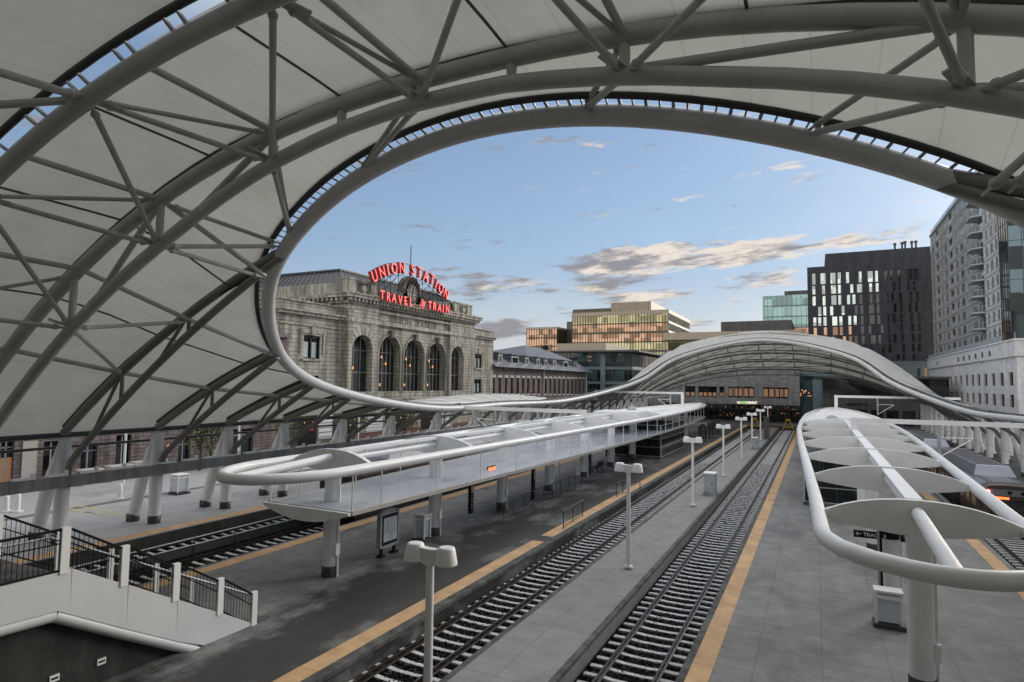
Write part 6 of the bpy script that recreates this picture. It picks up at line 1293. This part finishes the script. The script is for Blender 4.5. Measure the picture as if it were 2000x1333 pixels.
def apt(name, X, ya, yb, zb, ztop, m, cols_, label, back):
    t = thing(name, label, 'building', (X, ya, zb)); fl = 2.86; nf = int((ztop-zb)/fl); H = []; kinds = []
    for f_ in range(nf):
        z = zb+.35+f_*fl
        for y, ww, kd in cols_:
            if f_ == nf-1 and kd == 'blank_top': continue
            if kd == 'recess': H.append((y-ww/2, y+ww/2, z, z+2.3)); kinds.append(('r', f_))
            else: H.append((y-ww/2, y+ww/2, z+.55, z+2.15)); kinds.append(('w', f_))
    mb = MB(); wall_grid(mb, frX(X, -1), ya, yb, zb, ztop, H, 1.0)
    mb.quad((X, ya, zb), (back, ya, zb), (back, ya, ztop), (X, ya, ztop)); mb.quad((X, yb, zb), (back, yb, zb), (back, yb, ztop), (X, yb, ztop)); mb.quad((X, ya, ztop), (X, yb, ztop), (back, yb, ztop), (back, ya, ztop)); mb.build('wall', m, t)
    restw = MB(); cnt = 0
    for (a, b, c, d), (k, f_) in zip(H, kinds):
        if k == 'w':
            pale = f_ >= nf-3 and a < 150
            if cnt < 96:
                cnt += 1; w_ = bx('window', (X+.07, a, c), (X+.11, b, d), GLASSP if pale else GLASSD, t)
                fm = MB(); fm.box((X+.02, a, c), (X+.07, a+.09, d)); fm.box((X+.02, b-.09, c), (X+.07, b, d)); fm.box((X+.02, (a+b)/2-.05, c), (X+.07, (a+b)/2+.05, d)); fm.box((X-.06, a-.1, c-.12), (X+.06, b+.1, c)); fm.build('frame', GALV, w_)
            else: restw.box((X+.07, a, c), (X+.11, b, d))
        else: bx('loggia_shade', (X+.22, a+.02, c), (X+.99, b-.02, d), BLACK, t)  # solid black box stands for the shade inside the recess
    if restw.v: tag(restw.build('windows', GLASSD, t), kind='stuff')
    rl = MB()
    for (a, b, c, d), (k, f_) in zip(H, kinds):
        if k == 'r':
            rl.box((X+.02, a, c+.95), (X+.07, b, c+1.02)); rl.box((X+.02, a, c+.05), (X+.06, b, c+.1)); rl.box((X+.03, a, c+.1), (X+.045, b, c+.95))
    if rl.v: tag(rl.build('loggia_railings', GALV, t), kind='stuff')
    jm = MB()
    for f_ in range(nf): z = zb+.35+f_*fl; jm.box((X-.04, ya, z-.22), (X-.002, yb, z-.12))
    jm.build('floor_lines', DARKSTEEL, t); bx('coping', (X-.25, ya-.1, ztop), (back, yb+.1, ztop+.5), m, t); bx('roof_glass_rail', (X+.1, ya, ztop+.5), (X+.16, yb, ztop+1.7), GLASSP, t)
    return t, nf, fl
c1 = [(186, 2.6, 'blank_top'), (180, 3.0, 'recess'), (174.5, 2.0, 'w'), (169.5, 2.8, 'w'), (163.5, 3.2, 'recess'), (157.5, 2.2, 'w'), (152.5, 3.0, 'w'), (147, 1.6, 'w'), (142.5, 3.0, 'w'), (138.6, 1.6, 'w')]
t, nf, fl = apt('apartment_tower', 27.2, 131.0, 189.5, 15.3, 47.0, APT, c1, 'tall grey apartment tower with stacked balconies and dark recesses at right', 48)
for f_ in range(nf):
    z = 15.3+.35+f_*fl
    if f_ == 0: continue
    b_ = MB().hexa([(27.19, 131.3, z-.22), (25.0, 132.6, z-.22), (25.0, 137.0, z-.22), (27.19, 137.8, z-.22), (27.19, 131.3, z), (25.0, 132.6, z), (25.0, 137.0, z), (27.19, 137.8, z)]).build('balcony', GALV, t)
    m_ = MB(); P = [(27.15, 131.35), (25.05, 132.65), (25.05, 136.95), (27.15, 137.75)]
    for (xa, ya), (xb, yb) in zip(P, P[1:]):
        m_.bar((xa, ya, z+1.05), (xb, yb, z+1.05), .06, .06); n_ = max(2, int(sqrt((xa-xb)**2+(ya-yb)**2)/.22))
        for k in range(n_+1): m_.bar((xa+(xb-xa)*k/n_, ya+(yb-ya)*k/n_, z), (xa+(xb-xa)*k/n_, ya+(yb-ya)*k/n_, z+1.05), .035, .035)
    m_.build('balcony_rail', GALV, b_); bx('balcony_door', (27.17, 133, z+.02), (27.19, 136.4, z+2.2), GLASSD if f_ < nf-3 else GLASSP, t)
p0, p1 = px(1803, 500, X=27.1), px(1820, 488, X=27.1); bx('white_name_panel', (27.05, p1.y, 42.6), (27.18, 189.2, 44.3), APTL, t)
bx('recess_shade', (27.18, 131.0, 15.4), (27.195, 131.28, 47), BLACK, t)  # flat black strip in place of the shaded corner recess
c2 = [(128.6, 1.3, 'w'), (125.4, 1.5, 'w'), (122.4, 1.4, 'w'), (119.4, 1.5, 'w')]
t, nf, fl = apt('pale_apartment_wing', 26.4, 117.6, 130.9, 15.31, 50.0, APTL, c2, 'pale panelled apartment wing right of the stacked balconies', 48)
t = thing('mirror_glass_wing', 'dark mirror glass wing at the right picture edge above the podium', 'building', (25.6, 113, 15.3)); bx('core', (25.7, 112.6, 15.31), (48, 117.5, 52), BLACK, t); curtain(t, frX(25.68, -1), 112.6, 117.5, [(15.31+2.9*k, 15.31+2.9*(k+1)) for k in range(12)], 4, lambda z: GLASSR, mm=DARKSTEEL, mw=.07, md=.05); curtain(t, frY(112.58), 25.7, 48, [(15.31+2.9*k, 15.31+2.9*(k+1)) for k in range(12)], 14, lambda z: GLASSR, mm=DARKSTEEL, mw=.07, md=.05)
MB().box((XT-.1, YNc, zP+.2), (XT-.05, YFc-1, zP+1.2)).build('terrace_railing', GALV, bpy.data.objects['white_podium'])
# ------------------------------------------------------------------ unseen block added behind the viewer to shade the foreground
t = thing('shade_block', 'tall dark block added unseen behind the viewer to shade the foreground', 'building', (-10, -34, 0))
bx('body', (-80, -60, -.5), (60, -34, 34), BRICKD, t)
for k in range(6): bx('window_band', (-78, -33.98, 3+k*5), (58, -33.9, 5.6+k*5), GLASSD, t)
